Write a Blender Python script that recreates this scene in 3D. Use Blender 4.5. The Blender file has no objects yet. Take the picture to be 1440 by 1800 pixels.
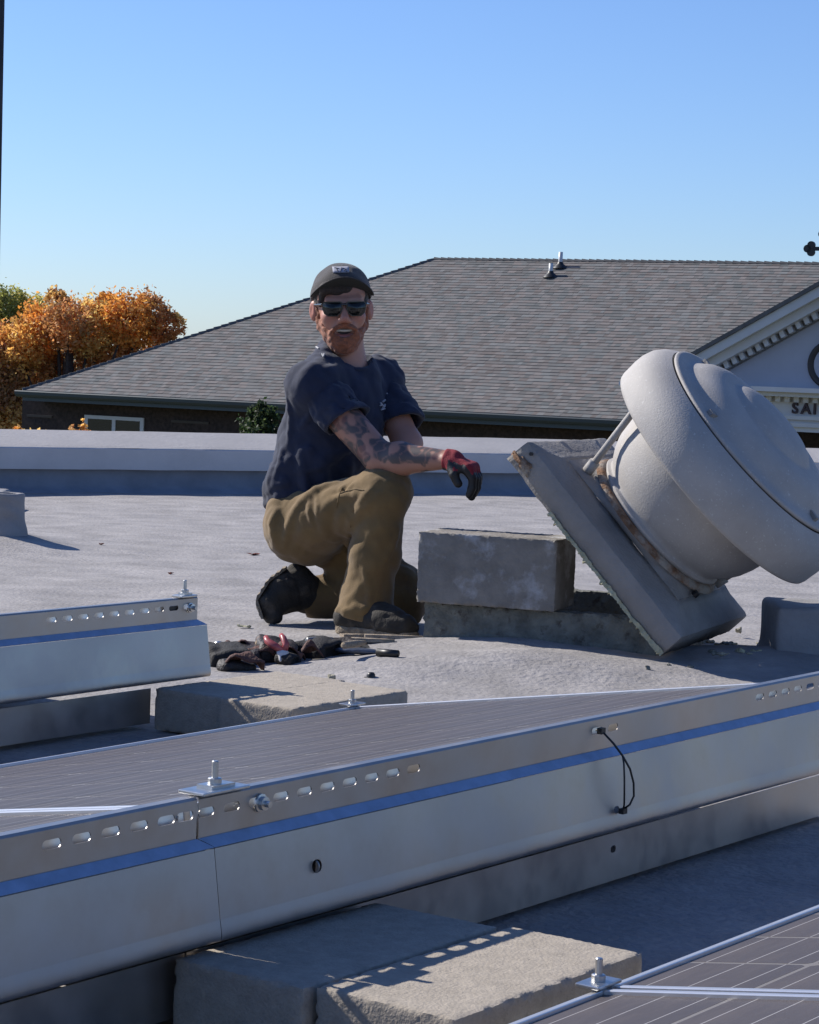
import bpy, math, random
import numpy as np
from mathutils import Vector, Matrix
random.seed(7); np.random.seed(7)
SC = bpy.context.scene
COL = SC.collection
rad = math.radians

# ------------------------------------------------------------------ camera
CF, CP, CR, CH = 4130.9, .0634, .0375, .85          # focal length (px of a 1440 px wide frame), pitch, roll, height
cFw = np.array([0, math.cos(CP), -math.sin(CP)])
_r0 = np.array([1., 0, 0]); _u0 = np.cross(_r0, cFw)
cRt = _r0*math.cos(CR) + _u0*math.sin(CR)
cUp = -_r0*math.sin(CR) + _u0*math.cos(CR)
cam_data = bpy.data.cameras.new('camera'); cam = bpy.data.objects.new('camera', cam_data); COL.objects.link(cam)
cam_data.sensor_fit = 'HORIZONTAL'; cam_data.sensor_width = 36; cam_data.lens = CF/1440*36
cam_data.clip_start = .05; cam_data.clip_end = 3000
mw = Matrix.Identity(4)
for i in range(3):
    mw[i][0] = cRt[i]; mw[i][1] = cUp[i]; mw[i][2] = -cFw[i]
mw[0][3] = 0; mw[1][3] = 0; mw[2][3] = CH
cam.matrix_world = mw
SC.camera = cam

# ------------------------------------------------------------------ sky and sun
SUN_AZ, SUN_EL = rad(-61), rad(36)                   # azimuth from +Y towards +X
world = bpy.data.worlds.new('World'); SC.world = world; world.use_nodes = True
wn = world.node_tree; bg = wn.nodes['Background']
sky = wn.nodes.new('ShaderNodeTexSky'); sky.sky_type = 'NISHITA'; sky.sun_disc = False
sky.sun_elevation = SUN_EL; sky.sun_rotation = SUN_AZ
sky.altitude = 300; sky.air_density = 1.0; sky.dust_density = .3; sky.ozone_density = 3.0
tint = wn.nodes.new('ShaderNodeMix'); tint.data_type = 'RGBA'; tint.blend_type = 'MULTIPLY'; tint.inputs[0].default_value = 1; tint.inputs[7].default_value = (.83, 1.0, 1.38, 1)
wn.links.new(sky.outputs[0], tint.inputs[6]); wn.links.new(tint.outputs[2], bg.inputs[0]); bg.inputs[1].default_value = .079
sd = bpy.data.lights.new('sun', 'SUN'); sd.energy = 5.0; sd.angle = rad(.5); sd.color = (1, .945, .865)
so = bpy.data.objects.new('sun', sd); COL.objects.link(so)
to_sun = Vector((math.sin(SUN_AZ)*math.cos(SUN_EL), math.cos(SUN_AZ)*math.cos(SUN_EL), math.sin(SUN_EL)))
so.rotation_euler = to_sun.to_track_quat('Z', 'Y').to_euler(); so.location = to_sun*50
SC.view_settings.view_transform = 'Standard'; SC.view_settings.look = 'None'
SC.view_settings.exposure = .42; SC.view_settings.gamma = 1; SC.view_settings.use_curve_mapping = False

# ------------------------------------------------------------------ measuring helpers (photo survey -> real metres)
def ray(u, v): return cFw + (u-720)/CF*cRt - (v-900)/CF*cUp
def at(u, v, y):
    d = ray(u, v); return np.array([0, 0, CH]) + d*(y/d[1])
def atz(u, v, z):
    d = ray(u, v); return np.array([0, 0, CH]) + d*((z-CH)/d[2])
# solar row frame: A along the row, N across it towards the camera
YAW = .6124; TILT = .1614
rA = np.array([math.sin(YAW), math.cos(YAW), 0]); rN = np.array([math.cos(YAW), -math.sin(YAW), 0]); rO = np.array([-.2033, 2.7521, 0])
rZ = np.array([0, 0, 1.])
def RW(a, n, z): return rO + rA*a + rN*n + rZ*z
Z0 = .065                                            # roof level

# ------------------------------------------------------------------ object helpers
ORG = {}
def tag(o, label=None, cat=None, group=None, kind=None):
    if label: o['label'] = label
    if cat: o['category'] = cat
    if group: o['group'] = group
    if kind: o['kind'] = kind
    return o
def thing(name, loc, label, cat, group=None):
    o = bpy.data.objects.new(name, None); COL.objects.link(o); o.location = loc; o.empty_display_size = .1
    ORG[o.name] = np.array(loc, float); return tag(o, label, cat, group)
def obj(name, V, F, m, parent=None, smooth=False, loc=None):
    V = np.array(V, float).reshape(-1, 3)
    if parent is not None: off = ORG[parent.name]
    else: off = np.array(loc if loc is not None else [0, 0, 0], float)
    me = bpy.data.meshes.new(name); me.from_pydata((V-off).tolist(), [], [list(map(int, f)) for f in F]); me.update()
    mats = m if isinstance(m, (list, tuple)) else [m]
    for x in mats: me.materials.append(x)
    if smooth: me.polygons.foreach_set('use_smooth', [True]*len(me.polygons))
    o = bpy.data.objects.new(name, me); COL.objects.link(o)
    if parent is not None: o.parent = parent
    else: o.location = off
    ORG[o.name] = off
    return o
def bevel(o, w=.003, seg=2):
    b = o.modifiers.new('bevel', 'BEVEL'); b.width = w; b.segments = seg; b.limit_method = 'ANGLE'; b.angle_limit = rad(35); return o
class MB:
    def __init__(s): s.V = []; s.F = []
    def add(s, V, F):
        k = len(s.V); s.V += [tuple(map(float, v)) for v in V]; s.F += [tuple(i+k for i in f) for f in F]; return s
    def box(s, o, ex, ey, ez):                       # corner + three edge vectors
        o, ex, ey, ez = [np.array(q, float) for q in (o, ex, ey, ez)]
        V = [o, o+ex, o+ex+ey, o+ey, o+ez, o+ex+ez, o+ex+ey+ez, o+ey+ez]
        F = [(0,3,2,1),(4,5,6,7),(0,1,5,4),(1,2,6,5),(2,3,7,6),(3,0,4,7)]
        if np.dot(np.cross(ex, ey), ez) < 0: F = [f[::-1] for f in F]
        return s.add(V, F)
    def tube(s, pts, r, n=10, caps=True):
        pts = [np.array(p, float) for p in pts]; rs = r if isinstance(r, (list, tuple)) else [r]*len(pts)
        V = []; F = []; up = None
        for i, p in enumerate(pts):
            t = pts[min(i+1, len(pts)-1)]-pts[max(i-1, 0)]; t = t/np.linalg.norm(t)
            if up is None: up = np.array([0, 0, 1.]) if abs(t[2]) < .9 else np.array([1., 0, 0])
            x = np.cross(up, t); x /= np.linalg.norm(x); y = np.cross(t, x); up = y
            for k in range(n):
                a = 2*math.pi*k/n; V.append(p+(x*math.cos(a)+y*math.sin(a))*rs[i])
        for i in range(len(pts)-1):
            for k in range(n): F.append((i*n+k, i*n+(k+1) % n, (i+1)*n+(k+1) % n, (i+1)*n+k))
        if caps: F.append(tuple(range(n))[::-1]); F.append(tuple(range((len(pts)-1)*n, len(pts)*n)))
        return s.add(V, F)
    def lathe(s, c, ax, prof, n=48, close=False):    # prof: (distance along the axis, radius)
        c = np.array(c, float); ax = np.array(ax, float); ax /= np.linalg.norm(ax)
        q = np.array([0, 0, 1.]) if abs(ax[2]) < .9 else np.array([1., 0, 0])
        x = np.cross(q, ax); x /= np.linalg.norm(x); y = np.cross(ax, x); V = []; F = []
        for (t, r) in prof:
            for k in range(n):
                a = 2*math.pi*k/n; V.append(c+ax*t+(x*math.cos(a)+y*math.sin(a))*max(r, 1e-4))
        for i in range(len(prof)-1):
            for k in range(n): F.append((i*n+k, i*n+(k+1) % n, (i+1)*n+(k+1) % n, (i+1)*n+k))
        return s.add(V, F)
    def build(s, name, m, parent=None, smooth=False, loc=None): return obj(name, s.V, s.F, m, parent, smooth, loc)

# ------------------------------------------------------------------ materials
ALB = .76
def mat(name, c, rough=.6, metal=0, var=0, vs=8, c2=None, bump=0, bs=60, coat=0, sheen=0, bd=.01, spec=.5, detail=6, stretch=None):
    if metal < .5: c = tuple(x*ALB for x in c); c2 = tuple(x*ALB for x in c2) if c2 else None
    m = bpy.data.materials.new(name); m.use_nodes = True; nt = m.node_tree; N = nt.nodes; L = nt.links
    b = N['Principled BSDF']; b.inputs['Base Color'].default_value = (*c, 1); b.inputs['Roughness'].default_value = rough
    b.inputs['Metallic'].default_value = metal; b.inputs['Coat Weight'].default_value = coat; b.inputs['Coat Roughness'].default_value = .05
    b.inputs['Sheen Weight'].default_value = sheen; b.inputs['Specular IOR Level'].default_value = spec
    tc = N.new('ShaderNodeTexCoord'); src = tc.outputs['Object']
    if stretch:
        mp = N.new('ShaderNodeMapping'); mp.inputs['Scale'].default_value = stretch; L.new(src, mp.inputs[0]); src = mp.outputs[0]
    if var or c2:
        n = N.new('ShaderNodeTexNoise'); n.inputs['Scale'].default_value = vs; n.inputs['Detail'].default_value = detail; n.inputs['Roughness'].default_value = .62
        L.new(src, n.inputs['Vector'])
        r = N.new('ShaderNodeValToRGB'); L.new(n.outputs[0], r.inputs[0]); r.color_ramp.elements[0].position = .33; r.color_ramp.elements[1].position = .67
        if c2: e0, e1 = c2, c
        else: e0 = [x*(1-var) for x in c]; e1 = [min(1, x*(1+var)) for x in c]
        r.color_ramp.elements[0].color = (*e0, 1); r.color_ramp.elements[1].color = (*e1, 1)
        L.new(r.outputs[0], b.inputs['Base Color'])
    if bump:
        n2 = N.new('ShaderNodeTexNoise'); n2.inputs['Scale'].default_value = bs; n2.inputs['Detail'].default_value = 5; L.new(src, n2.inputs['Vector'])
        bp = N.new('ShaderNodeBump'); bp.inputs['Strength'].default_value = bump; bp.inputs['Distance'].default_value = bd
        L.new(n2.outputs[0], bp.inputs['Height']); L.new(bp.outputs[0], b.inputs['Normal'])
    return m
def add_mix_noise(m, col, scale, lo, hi, detail=6, stretch=None):
    """second colour laid over the first by a noise mask (stains, dirt, rust)"""
    nt = m.node_tree; N = nt.nodes; L = nt.links; b = N['Principled BSDF']; s = b.inputs['Base Color']
    mx = N.new('ShaderNodeMix'); mx.data_type = 'RGBA'
    if s.is_linked: L.new(s.links[0].from_socket, mx.inputs[6])
    else: mx.inputs[6].default_value = s.default_value
    mx.inputs[7].default_value = (*col, 1)
    tc = N.new('ShaderNodeTexCoord'); mp = N.new('ShaderNodeMapping'); mp.inputs['Scale'].default_value = stretch or (1, 1, 1); mp.inputs['Location'].default_value = (3.1, 1.7, .4)
    n = N.new('ShaderNodeTexNoise'); n.inputs['Scale'].default_value = scale; n.inputs['Detail'].default_value = detail; n.inputs['Roughness'].default_value = .65
    mr = N.new('ShaderNodeMapRange'); mr.inputs[1].default_value = lo; mr.inputs[2].default_value = hi
    L.new(tc.outputs['Object'], mp.inputs[0]); L.new(mp.outputs[0], n.inputs['Vector']); L.new(n.outputs[0], mr.inputs[0]); L.new(mr.outputs[0], mx.inputs[0])
    L.new(mx.outputs[2], s); return m
def attr_mat(name, attr, rough=.8, bump=0, bs=50, sheen=0, bd=.01):
    m = mat(name, (1, 1, 1), rough, bump=bump, bs=bs, sheen=sheen, bd=bd); nt = m.node_tree
    a = nt.nodes.new('ShaderNodeAttribute'); a.attribute_name = attr
    nt.links.new(a.outputs['Color'], nt.nodes['Principled BSDF'].inputs['Base Color']); return m

M = {}
M['roof'] = add_mix_noise(mat('roof_membrane', (.360, .338, .325), .85, var=.24, vs=5.5, bump=1.0, bs=60, bd=.0055, detail=9), (.235, .225, .232), 11, .50, .72, 9, (1, 2.4, 1))
M['coating'] = mat('parapet_coating', (.40, .385, .385), .8, var=.08, vs=2.5, bump=.3, bs=30)
M['fascia'] = mat('fascia_metal', (.62, .60, .60), .55, var=.08, vs=3, bump=.15, bs=20)
M['parapet_wall'] = mat('parapet_membrane', (.30, .32, .37), .85, var=.15, vs=4, bump=.3, bs=20)
M['alu'] = mat('mill_aluminium', (.41, .39, .37), .40, .88, var=.09, vs=14, bump=.10, bs=5, bd=.012, stretch=(1, 1, 1))
def rough_noise(m, scale, lo, hi, stretch=(1, 1, 1)):
    nt = m.node_tree; N = nt.nodes; L = nt.links; tc = N.new('ShaderNodeTexCoord'); mp = N.new('ShaderNodeMapping'); mp.inputs['Scale'].default_value = stretch
    n = N.new('ShaderNodeTexNoise'); n.inputs['Scale'].default_value = scale; n.inputs['Detail'].default_value = 8; n.inputs['Roughness'].default_value = .7
    mr = N.new('ShaderNodeMapRange'); mr.inputs[1].default_value = .35; mr.inputs[2].default_value = .68; mr.inputs[3].default_value = lo; mr.inputs[4].default_value = hi
    L.new(tc.outputs['Object'], mp.inputs[0]); L.new(mp.outputs[0], n.inputs['Vector']); L.new(n.outputs[0], mr.inputs[0]); L.new(mr.outputs[0], N['Principled BSDF'].inputs['Roughness'])
rough_noise(M['alu'], 7, .30, .52)
M['frame'] = mat('anodised_frame', (.76, .74, .72), .36, .8, var=.04, vs=20)
M['steel'] = mat('zinc_steel', (.55, .55, .54), .35, 1, var=.15, vs=60, bump=.1, bs=200, bd=.001)
M['black'] = mat('black_plastic', (.015, .015, .016), .45)
M['concrete'] = add_mix_noise(mat('cast_concrete', (.44, .385, .315), .95, var=.13, vs=50, bump=.7, bs=230, bd=.0025, detail=10), (.25, .22, .19), 320, .55, .75, 4)
M['block'] = add_mix_noise(add_mix_noise(mat('worn_block', (.27, .245, .215), .95, var=.2, vs=14, bump=.7, bs=140, bd=.003, detail=10), (.46, .46, .47), 7, .52, .70, 10), (.17, .12, .09), 9, .66, .8)
M['curbwood'] = add_mix_noise(mat('curb_foam_wood', (.20, .20, .17), .9, var=.35, vs=20, bump=.8, bs=70), (.07, .06, .05), 26, .55, .68)
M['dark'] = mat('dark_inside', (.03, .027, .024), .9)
M['vent'] = add_mix_noise(mat('vent_coating', (.455, .43, .405), .74, var=.10, vs=7, bump=.35, bs=190, bd=.0025, detail=8), (.50, .49, .47), 130, .62, .72, 3)
M['ventbase'] = add_mix_noise(add_mix_noise(mat('vent_base_coating', (.33, .31, .29), .85, var=.16, vs=8, bump=.8, bs=110, bd=.004, detail=8), (.23, .215, .2), 9, .5, .75), (.20, .12, .06), 5, .70, .78)
M['rust'] = add_mix_noise(mat('rust_stain', (.24, .13, .07), .9, var=.4, vs=30, bump=.5, bs=90), (.30, .27, .23), 14, .45, .62)
M['foam'] = mat('yellow_foam', (.66, .62, .42), .95, c2=(.42, .40, .26), vs=45, bump=1, bs=80)

# ------------------------------------------------------------------ signed-distance modelling (bodies, cloth, soft shapes)
class Field:
    def __init__(s, lo, hi, h):
        s.lo = np.array(lo, float); s.h = h; s.n = np.ceil((np.array(hi)-s.lo)/h).astype(int)+1
        s.D = np.full(s.n, 1., np.float32)
        s.ax = [s.lo[i]+h*np.arange(s.n[i]) for i in range(3)]
    def _box(s, lo, hi, mg):
        a = np.clip(np.floor((np.array(lo)-mg-s.lo)/s.h).astype(int), 0, s.n); b = np.clip(np.ceil((np.array(hi)+mg-s.lo)/s.h).astype(int)+1, 0, s.n)
        sl = tuple(slice(a[i], b[i]) for i in range(3))
        X = s.ax[0][sl[0]][:, None, None]; Y = s.ax[1][sl[1]][None, :, None]; Z = s.ax[2][sl[2]][None, None, :]
        return sl, X, Y, Z
    def _comb(s, sl, d, k, op):
        D = s.D[sl]
        if op == 'add':
            if k > 0: h = np.maximum(k-np.abs(D-d), 0)/k; s.D[sl] = np.minimum(D, d)-h*h*k*.25
            else: s.D[sl] = np.minimum(D, d)
        else:
            d = -d
            if k > 0: h = np.maximum(k-np.abs(D-d), 0)/k; s.D[sl] = np.maximum(D, d)+h*h*k*.25
            else: s.D[sl] = np.maximum(D, d)
    def cap(s, p, q, ra, rb=None, k=.02, op='add'):
        rb = ra if rb is None else rb; p = np.array(p, float); q = np.array(q, float); R = max(ra, rb)
        sl, X, Y, Z = s._box(np.minimum(p, q)-R, np.maximum(p, q)+R, k+.012)
        d = q-p; L = max(float(d@d), 1e-9)
        t = np.clip(((X-p[0])*d[0]+(Y-p[1])*d[1]+(Z-p[2])*d[2])/L, 0, 1)
        dist = np.sqrt((X-p[0]-t*d[0])**2+(Y-p[1]-t*d[1])**2+(Z-p[2]-t*d[2])**2)-(ra+(rb-ra)*t)
        s._comb(sl, dist, k, op); return s
    def ell(s, c, r, B=None, k=.02, op='add'):
        c = np.array(c, float); r = np.array(r, float); B = np.eye(3) if B is None else np.array(B)
        R = r.max(); sl, X, Y, Z = s._box(c-R, c+R, k+.012); X = X-c[0]; Y = Y-c[1]; Z = Z-c[2]
        q = [B[i][0]*X+B[i][1]*Y+B[i][2]*Z for i in range(3)]
        k0 = np.sqrt((q[0]/r[0])**2+(q[1]/r[1])**2+(q[2]/r[2])**2); k1 = np.sqrt((q[0]/r[0]**2)**2+(q[1]/r[1]**2)**2+(q[2]/r[2]**2)**2)
        s._comb(sl, k0*(k0-1)/np.maximum(k1, 1e-6), k, op); return s
    def rbox(s, c, hh, B=None, rr=.01, k=.01, op='add'):
        c = np.array(c, float); hh = np.array(hh, float); B = np.eye(3) if B is None else np.array(B); R = np.linalg.norm(hh)
        sl, X, Y, Z = s._box(c-R, c+R, k+.012); X = X-c[0]; Y = Y-c[1]; Z = Z-c[2]
        q = [np.abs(B[i][0]*X+B[i][1]*Y+B[i][2]*Z)-(hh[i]-rr) for i in range(3)]
        d = np.sqrt(sum(np.maximum(x, 0)**2 for x in q))+np.minimum(np.maximum(np.maximum(q[0], q[1]), q[2]), 0)-rr
        s._comb(sl, d, k, op); return s
    def half(s, p, n, k=.01):                        # cut everything on the +n side of the plane
        X, Y, Z = s.ax[0][:, None, None], s.ax[1][None, :, None], s.ax[2][None, None, :]
        d = ((X-p[0])*n[0]+(Y-p[1])*n[1]+(Z-p[2])*n[2])
        s._comb(tuple([slice(None)]*3), -d, k, 'sub'); return s
    def noise(s, amp, freq, n=7, seed=1, aniso=(1, 1, 1), ridge=False, where=None):
        rs = np.random.RandomState(seed); X, Y, Z = s.ax[0][:, None, None], s.ax[1][None, :, None], s.ax[2][None, None, :]
        acc = np.zeros(s.n, np.float32); wx = .6*np.sin(X*freq*.6+Z*freq*.5+1.3)+.6*np.sin(Y*freq*.7+Z*freq*.3)
        for i in range(n):
            v = rs.normal(size=3); v /= np.linalg.norm(v); v = v*np.array(aniso)*freq*rs.uniform(.6, 1.6)
            w = np.sin(X*v[0]+Y*v[1]+Z*v[2]+wx*1.5+rs.uniform(0, 6.28))
            acc += (1-2*np.abs(w)) if ridge else w
        acc *= amp/math.sqrt(n)
        if where is not None: acc *= where(X, Y, Z)
        s.D += acc; return s
    def mesh(s):
        D = s.D; I = D < 0; nx, ny, nz = D.shape
        c = I[:-1, :-1, :-1].astype(np.int8)*0
        for dx in (0, 1):
            for dy in (0, 1):
                for dz in (0, 1): c += I[dx:nx-1+dx, dy:ny-1+dy, dz:nz-1+dz]
        act = (c > 0) & (c < 8); idx = np.argwhere(act); num = np.full(act.shape, -1, np.int64); num[act] = np.arange(len(idx))
        acc = np.zeros((len(idx), 3)); cnt = np.zeros(len(idx))
        cor = [(0,0,0),(1,0,0),(0,1,0),(1,1,0),(0,0,1),(1,0,1),(0,1,1),(1,1,1)]
        val = [D[idx[:, 0]+o[0], idx[:, 1]+o[1], idx[:, 2]+o[2]] for o in cor]
        for i in range(8):
            for j in range(i+1, 8):
                if sum(abs(cor[i][q]-cor[j][q]) for q in range(3)) != 1: continue
                m = (val[i] < 0) != (val[j] < 0); t = val[i][m]/(val[i][m]-val[j][m])
                acc[m] += np.array(cor[i])+t[:, None]*(np.array(cor[j])-np.array(cor[i])); cnt[m] += 1
        V = s.lo+s.h*(idx+acc/cnt[:, None]); F = []
        for ax in range(3):
            a = [slice(None)]*3; b = [slice(None)]*3; a[ax] = slice(0, -1); b[ax] = slice(1, None)
            A = I[tuple(a)]; B_ = I[tuple(b)]; e = np.argwhere(A != B_); o1, o2 = (ax+1) % 3, (ax+2) % 3
            e = e[(e[:, o1] > 0) & (e[:, o2] > 0) & (e[:, o1] < D.shape[o1]-1) & (e[:, o2] < D.shape[o2]-1)]
            ins = I[e[:, 0], e[:, 1], e[:, 2]]
            def cell(d1, d2):
                q = e.copy(); q[:, o1] -= d1; q[:, o2] -= d2; return num[q[:, 0], q[:, 1], q[:, 2]]
            Q = np.stack([cell(1, 1), cell(0, 1), cell(0, 0), cell(1, 0)], 1); Q[~ins] = Q[~ins][:, ::-1]; F.append(Q)
        return V, np.concatenate(F)
def fobj(name, fl, m, parent=None, loc=None):
    V, F = fl.mesh(); me = bpy.data.meshes.new(name)
    off = ORG[parent.name] if parent is not None else np.array(loc if loc is not None else [0, 0, 0], float)
    V = V-off; me.vertices.add(len(V)); me.vertices.foreach_set('co', V.ravel()); me.loops.add(len(F)*4); me.loops.foreach_set('vertex_index', F.ravel())
    me.polygons.add(len(F)); me.polygons.foreach_set('loop_start', np.arange(len(F))*4); me.update(calc_edges=True); me.validate()
    me.polygons.foreach_set('use_smooth', [True]*len(me.polygons))
    for x in (m if isinstance(m, (list, tuple)) else [m]): me.materials.append(x)
    o = bpy.data.objects.new(name, me); COL.objects.link(o)
    if parent is not None: o.parent = parent
    else: o.location = off
    ORG[o.name] = off; return o
def vcol(o, name, fn):                               # per-vertex colour attribute from world position
    V = np.empty(len(o.data.vertices)*3); o.data.vertices.foreach_get('co', V); V = V.reshape(-1, 3)+ORG[o.name]
    c = fn(V); a = o.data.color_attributes.new(name, 'FLOAT_COLOR', 'POINT')
    a.data.foreach_set('color', np.concatenate([c, np.ones((len(c), 1))], 1).ravel())
def basis(x, y, z):
    return [np.array(q, float)/np.linalg.norm(q) for q in (x, y, z)]
def vn(x, y, f, s=0):                                # cheap smooth 2-D noise
    return (np.sin(x*f+s)*np.cos(y*f*1.3+s*2)+.6*np.sin(x*f*2.1+y*f*1.7+s)+.35*np.sin(x*f*4.3-y*f*3.9+2*s))/1.95

# ================================================================== ground, our roof
GZ = -4.6
def grid(x0, x1, y0, y1, nx, ny, zf): 
    X, Y = np.meshgrid(np.linspace(x0, x1, nx), np.linspace(y0, y1, ny), indexing='ij'); Zv = zf(X, Y)
    V = np.stack([X, Y, Zv], -1).reshape(-1, 3); F = [(i*ny+j, (i+1)*ny+j, (i+1)*ny+j+1, i*ny+j+1) for i in range(nx-1) for j in range(ny-1)]
    return V, F
m_grass = add_mix_noise(mat('lawn', (.07, .09, .03), .95, var=.4, vs=1.5, bump=.6, bs=8), (.12, .10, .045), .3, .45, .65)
V, F = grid(-1500, 1500, -1500, 1500, 9, 9, lambda x, y: x*0+GZ)
tag(obj('ground', V, F, m_grass), kind='structure')
V, F = grid(-60, 70, 17.5, 26, 3, 3, lambda x, y: x*0+GZ+.02)
tag(obj('road', V, F, mat('asphalt', (.06, .06, .062), .9, var=.2, vs=6, bump=.5, bs=60)), kind='structure')

# parapet line (inner foot of the wall), seen from left to right
PP_ = [np.array(q) for q in ((-9.8, 7.35), (-2.23, 12.80), (.98, 14.80), (2.62, 15.0), (9.5, 15.2))]
def pline_y(x):
    return np.interp(x, [p[0] for p in PP_], [p[1] for p in PP_])
def roof_h(x, y):
    z = Z0+.006*vn(x, y, 2.1, .3)+.003*vn(x, y, 6.5, 1.1)
    g = lambda cx, cy, sx, sy, h: h*np.exp(-((x-cx)/sx)**2-((y-cy)/sy)**2)
    z = z+g(.30, 6.40, .42, .26, .045)+g(.28, 6.0, .36, .20, .052)+g(-.05, 5.9, .16, .14, .012)+g(.95, 6.35, .35, .25, .03)
    z = z+g(-1.62, 9.30, .24, .34, .055)+g(1.14, 6.45, .2, .22, .02)
    z = z+.005*vn(x, y, 17, 2.)*np.exp(-((x-.4)/.8)**2-((y-6.1)/.5)**2)
    near = np.clip((5.2-y)/1.0, 0, 1); return z*(1-near)+Z0*near
nx, ny = 330, 420
xs = np.linspace(-9.7, 9.4, nx); ts = np.concatenate([np.linspace(-5, 4.5, 20, endpoint=False), np.linspace(4.5, 10, 280, endpoint=False)])
V = []; 
Xg = xs[:, None]*np.ones((1, ny)); yend = pline_y(xs)[:, None]+.02
tt = np.linspace(0, 1, ny-300)[None, :]
Yg = np.concatenate([np.ones((nx, 1))*ts[None, :], 0*xs[:, None]+np.minimum(10, yend)+tt*(yend-np.minimum(10, yend))], 1)
Yg = np.minimum(Yg, yend)
Zg = roof_h(Xg, Yg)
V = np.stack([Xg, Yg, Zg], -1).reshape(-1, 3)
F = [(i*ny+j, (i+1)*ny+j, (i+1)*ny+j+1, i*ny+j+1) for i in range(nx-1) for j in range(ny-1)]
tag(obj('roof', V, F, M['roof'], smooth=True), kind='structure')
# our building's walls below the roof
mb = MB(); ring = [(p[0]*1.0, p[1]+.28) for p in PP_]+[(9.5, -5.1), (-9.8, -5.1)]
ring[0] = (-9.8, 7.6); n_ = len(ring)
Vw = [(x, y, GZ) for x, y in ring]+[(x, y, Z0-.05) for x, y in ring]
mb.add(Vw, [(i, (i+1) % n_, (i+1) % n_+n_, i+n_)[::-1] for i in range(n_)])
m_brickw = mat('building_brick', (.22, .11, .08), .9, var=.3, vs=10)
tag(mb.build('building_wall', m_brickw), kind='structure')

# parapet: wall, fascia, coping
par = thing('parapet', (PP_[1][0], PP_[1][1], Z0), 'low grey parapet with a pale sunlit coping along the far roof edge', 'parapet')
def offs(pl, d):                                     # offset a polyline to its left (away from the roof)
    out = []
    for i, p in enumerate(pl):
        t = pl[min(i+1, len(pl)-1)]-pl[max(i-1, 0)]; t = t/np.linalg.norm(t); out.append(p+np.array([-t[1], t[0]])*d)
    return out
def strip(prof, pl, wob=0):                          # prof: (offset, z) list swept along the polyline
    fine = []
    for i in range(len(pl)-1):
        for k in range(24): fine.append(pl[i]+(pl[i+1]-pl[i])*k/24)
    fine.append(pl[-1]); mbx = MB(); V = []; m = len(fine); dd = [offs(fine, d) for d, z in prof]
    for j, (d, z) in enumerate(prof):
        for i in range(m): V.append((dd[j][i][0], dd[j][i][1], z+wob*math.sin(i*1.7+j)*math.sin(i*.37)))
    F = [(j*m+i, j*m+i+1, (j+1)*m+i+1, (j+1)*m+i) for j in range(len(prof)-1) for i in range(m-1)]
    mbx.add(V, F); return mbx
strip([(-.10, Z0-.01), (-.04, Z0+.012), (.02, .10), (.03, .20)], PP_, .003).build('parapet_wall', M['parapet_wall'], par, True)
strip([(.05, .194), (-.035, .192), (-.036, .307), (-.03, .312)], PP_, .0015).build('fascia', M['fascia'], par)
strip([(-.03, .312), (.02, .322), (.45, .390), (.50, .388), (.50, .05)], PP_, .0015).build('coping', M['coating'], par)
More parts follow.
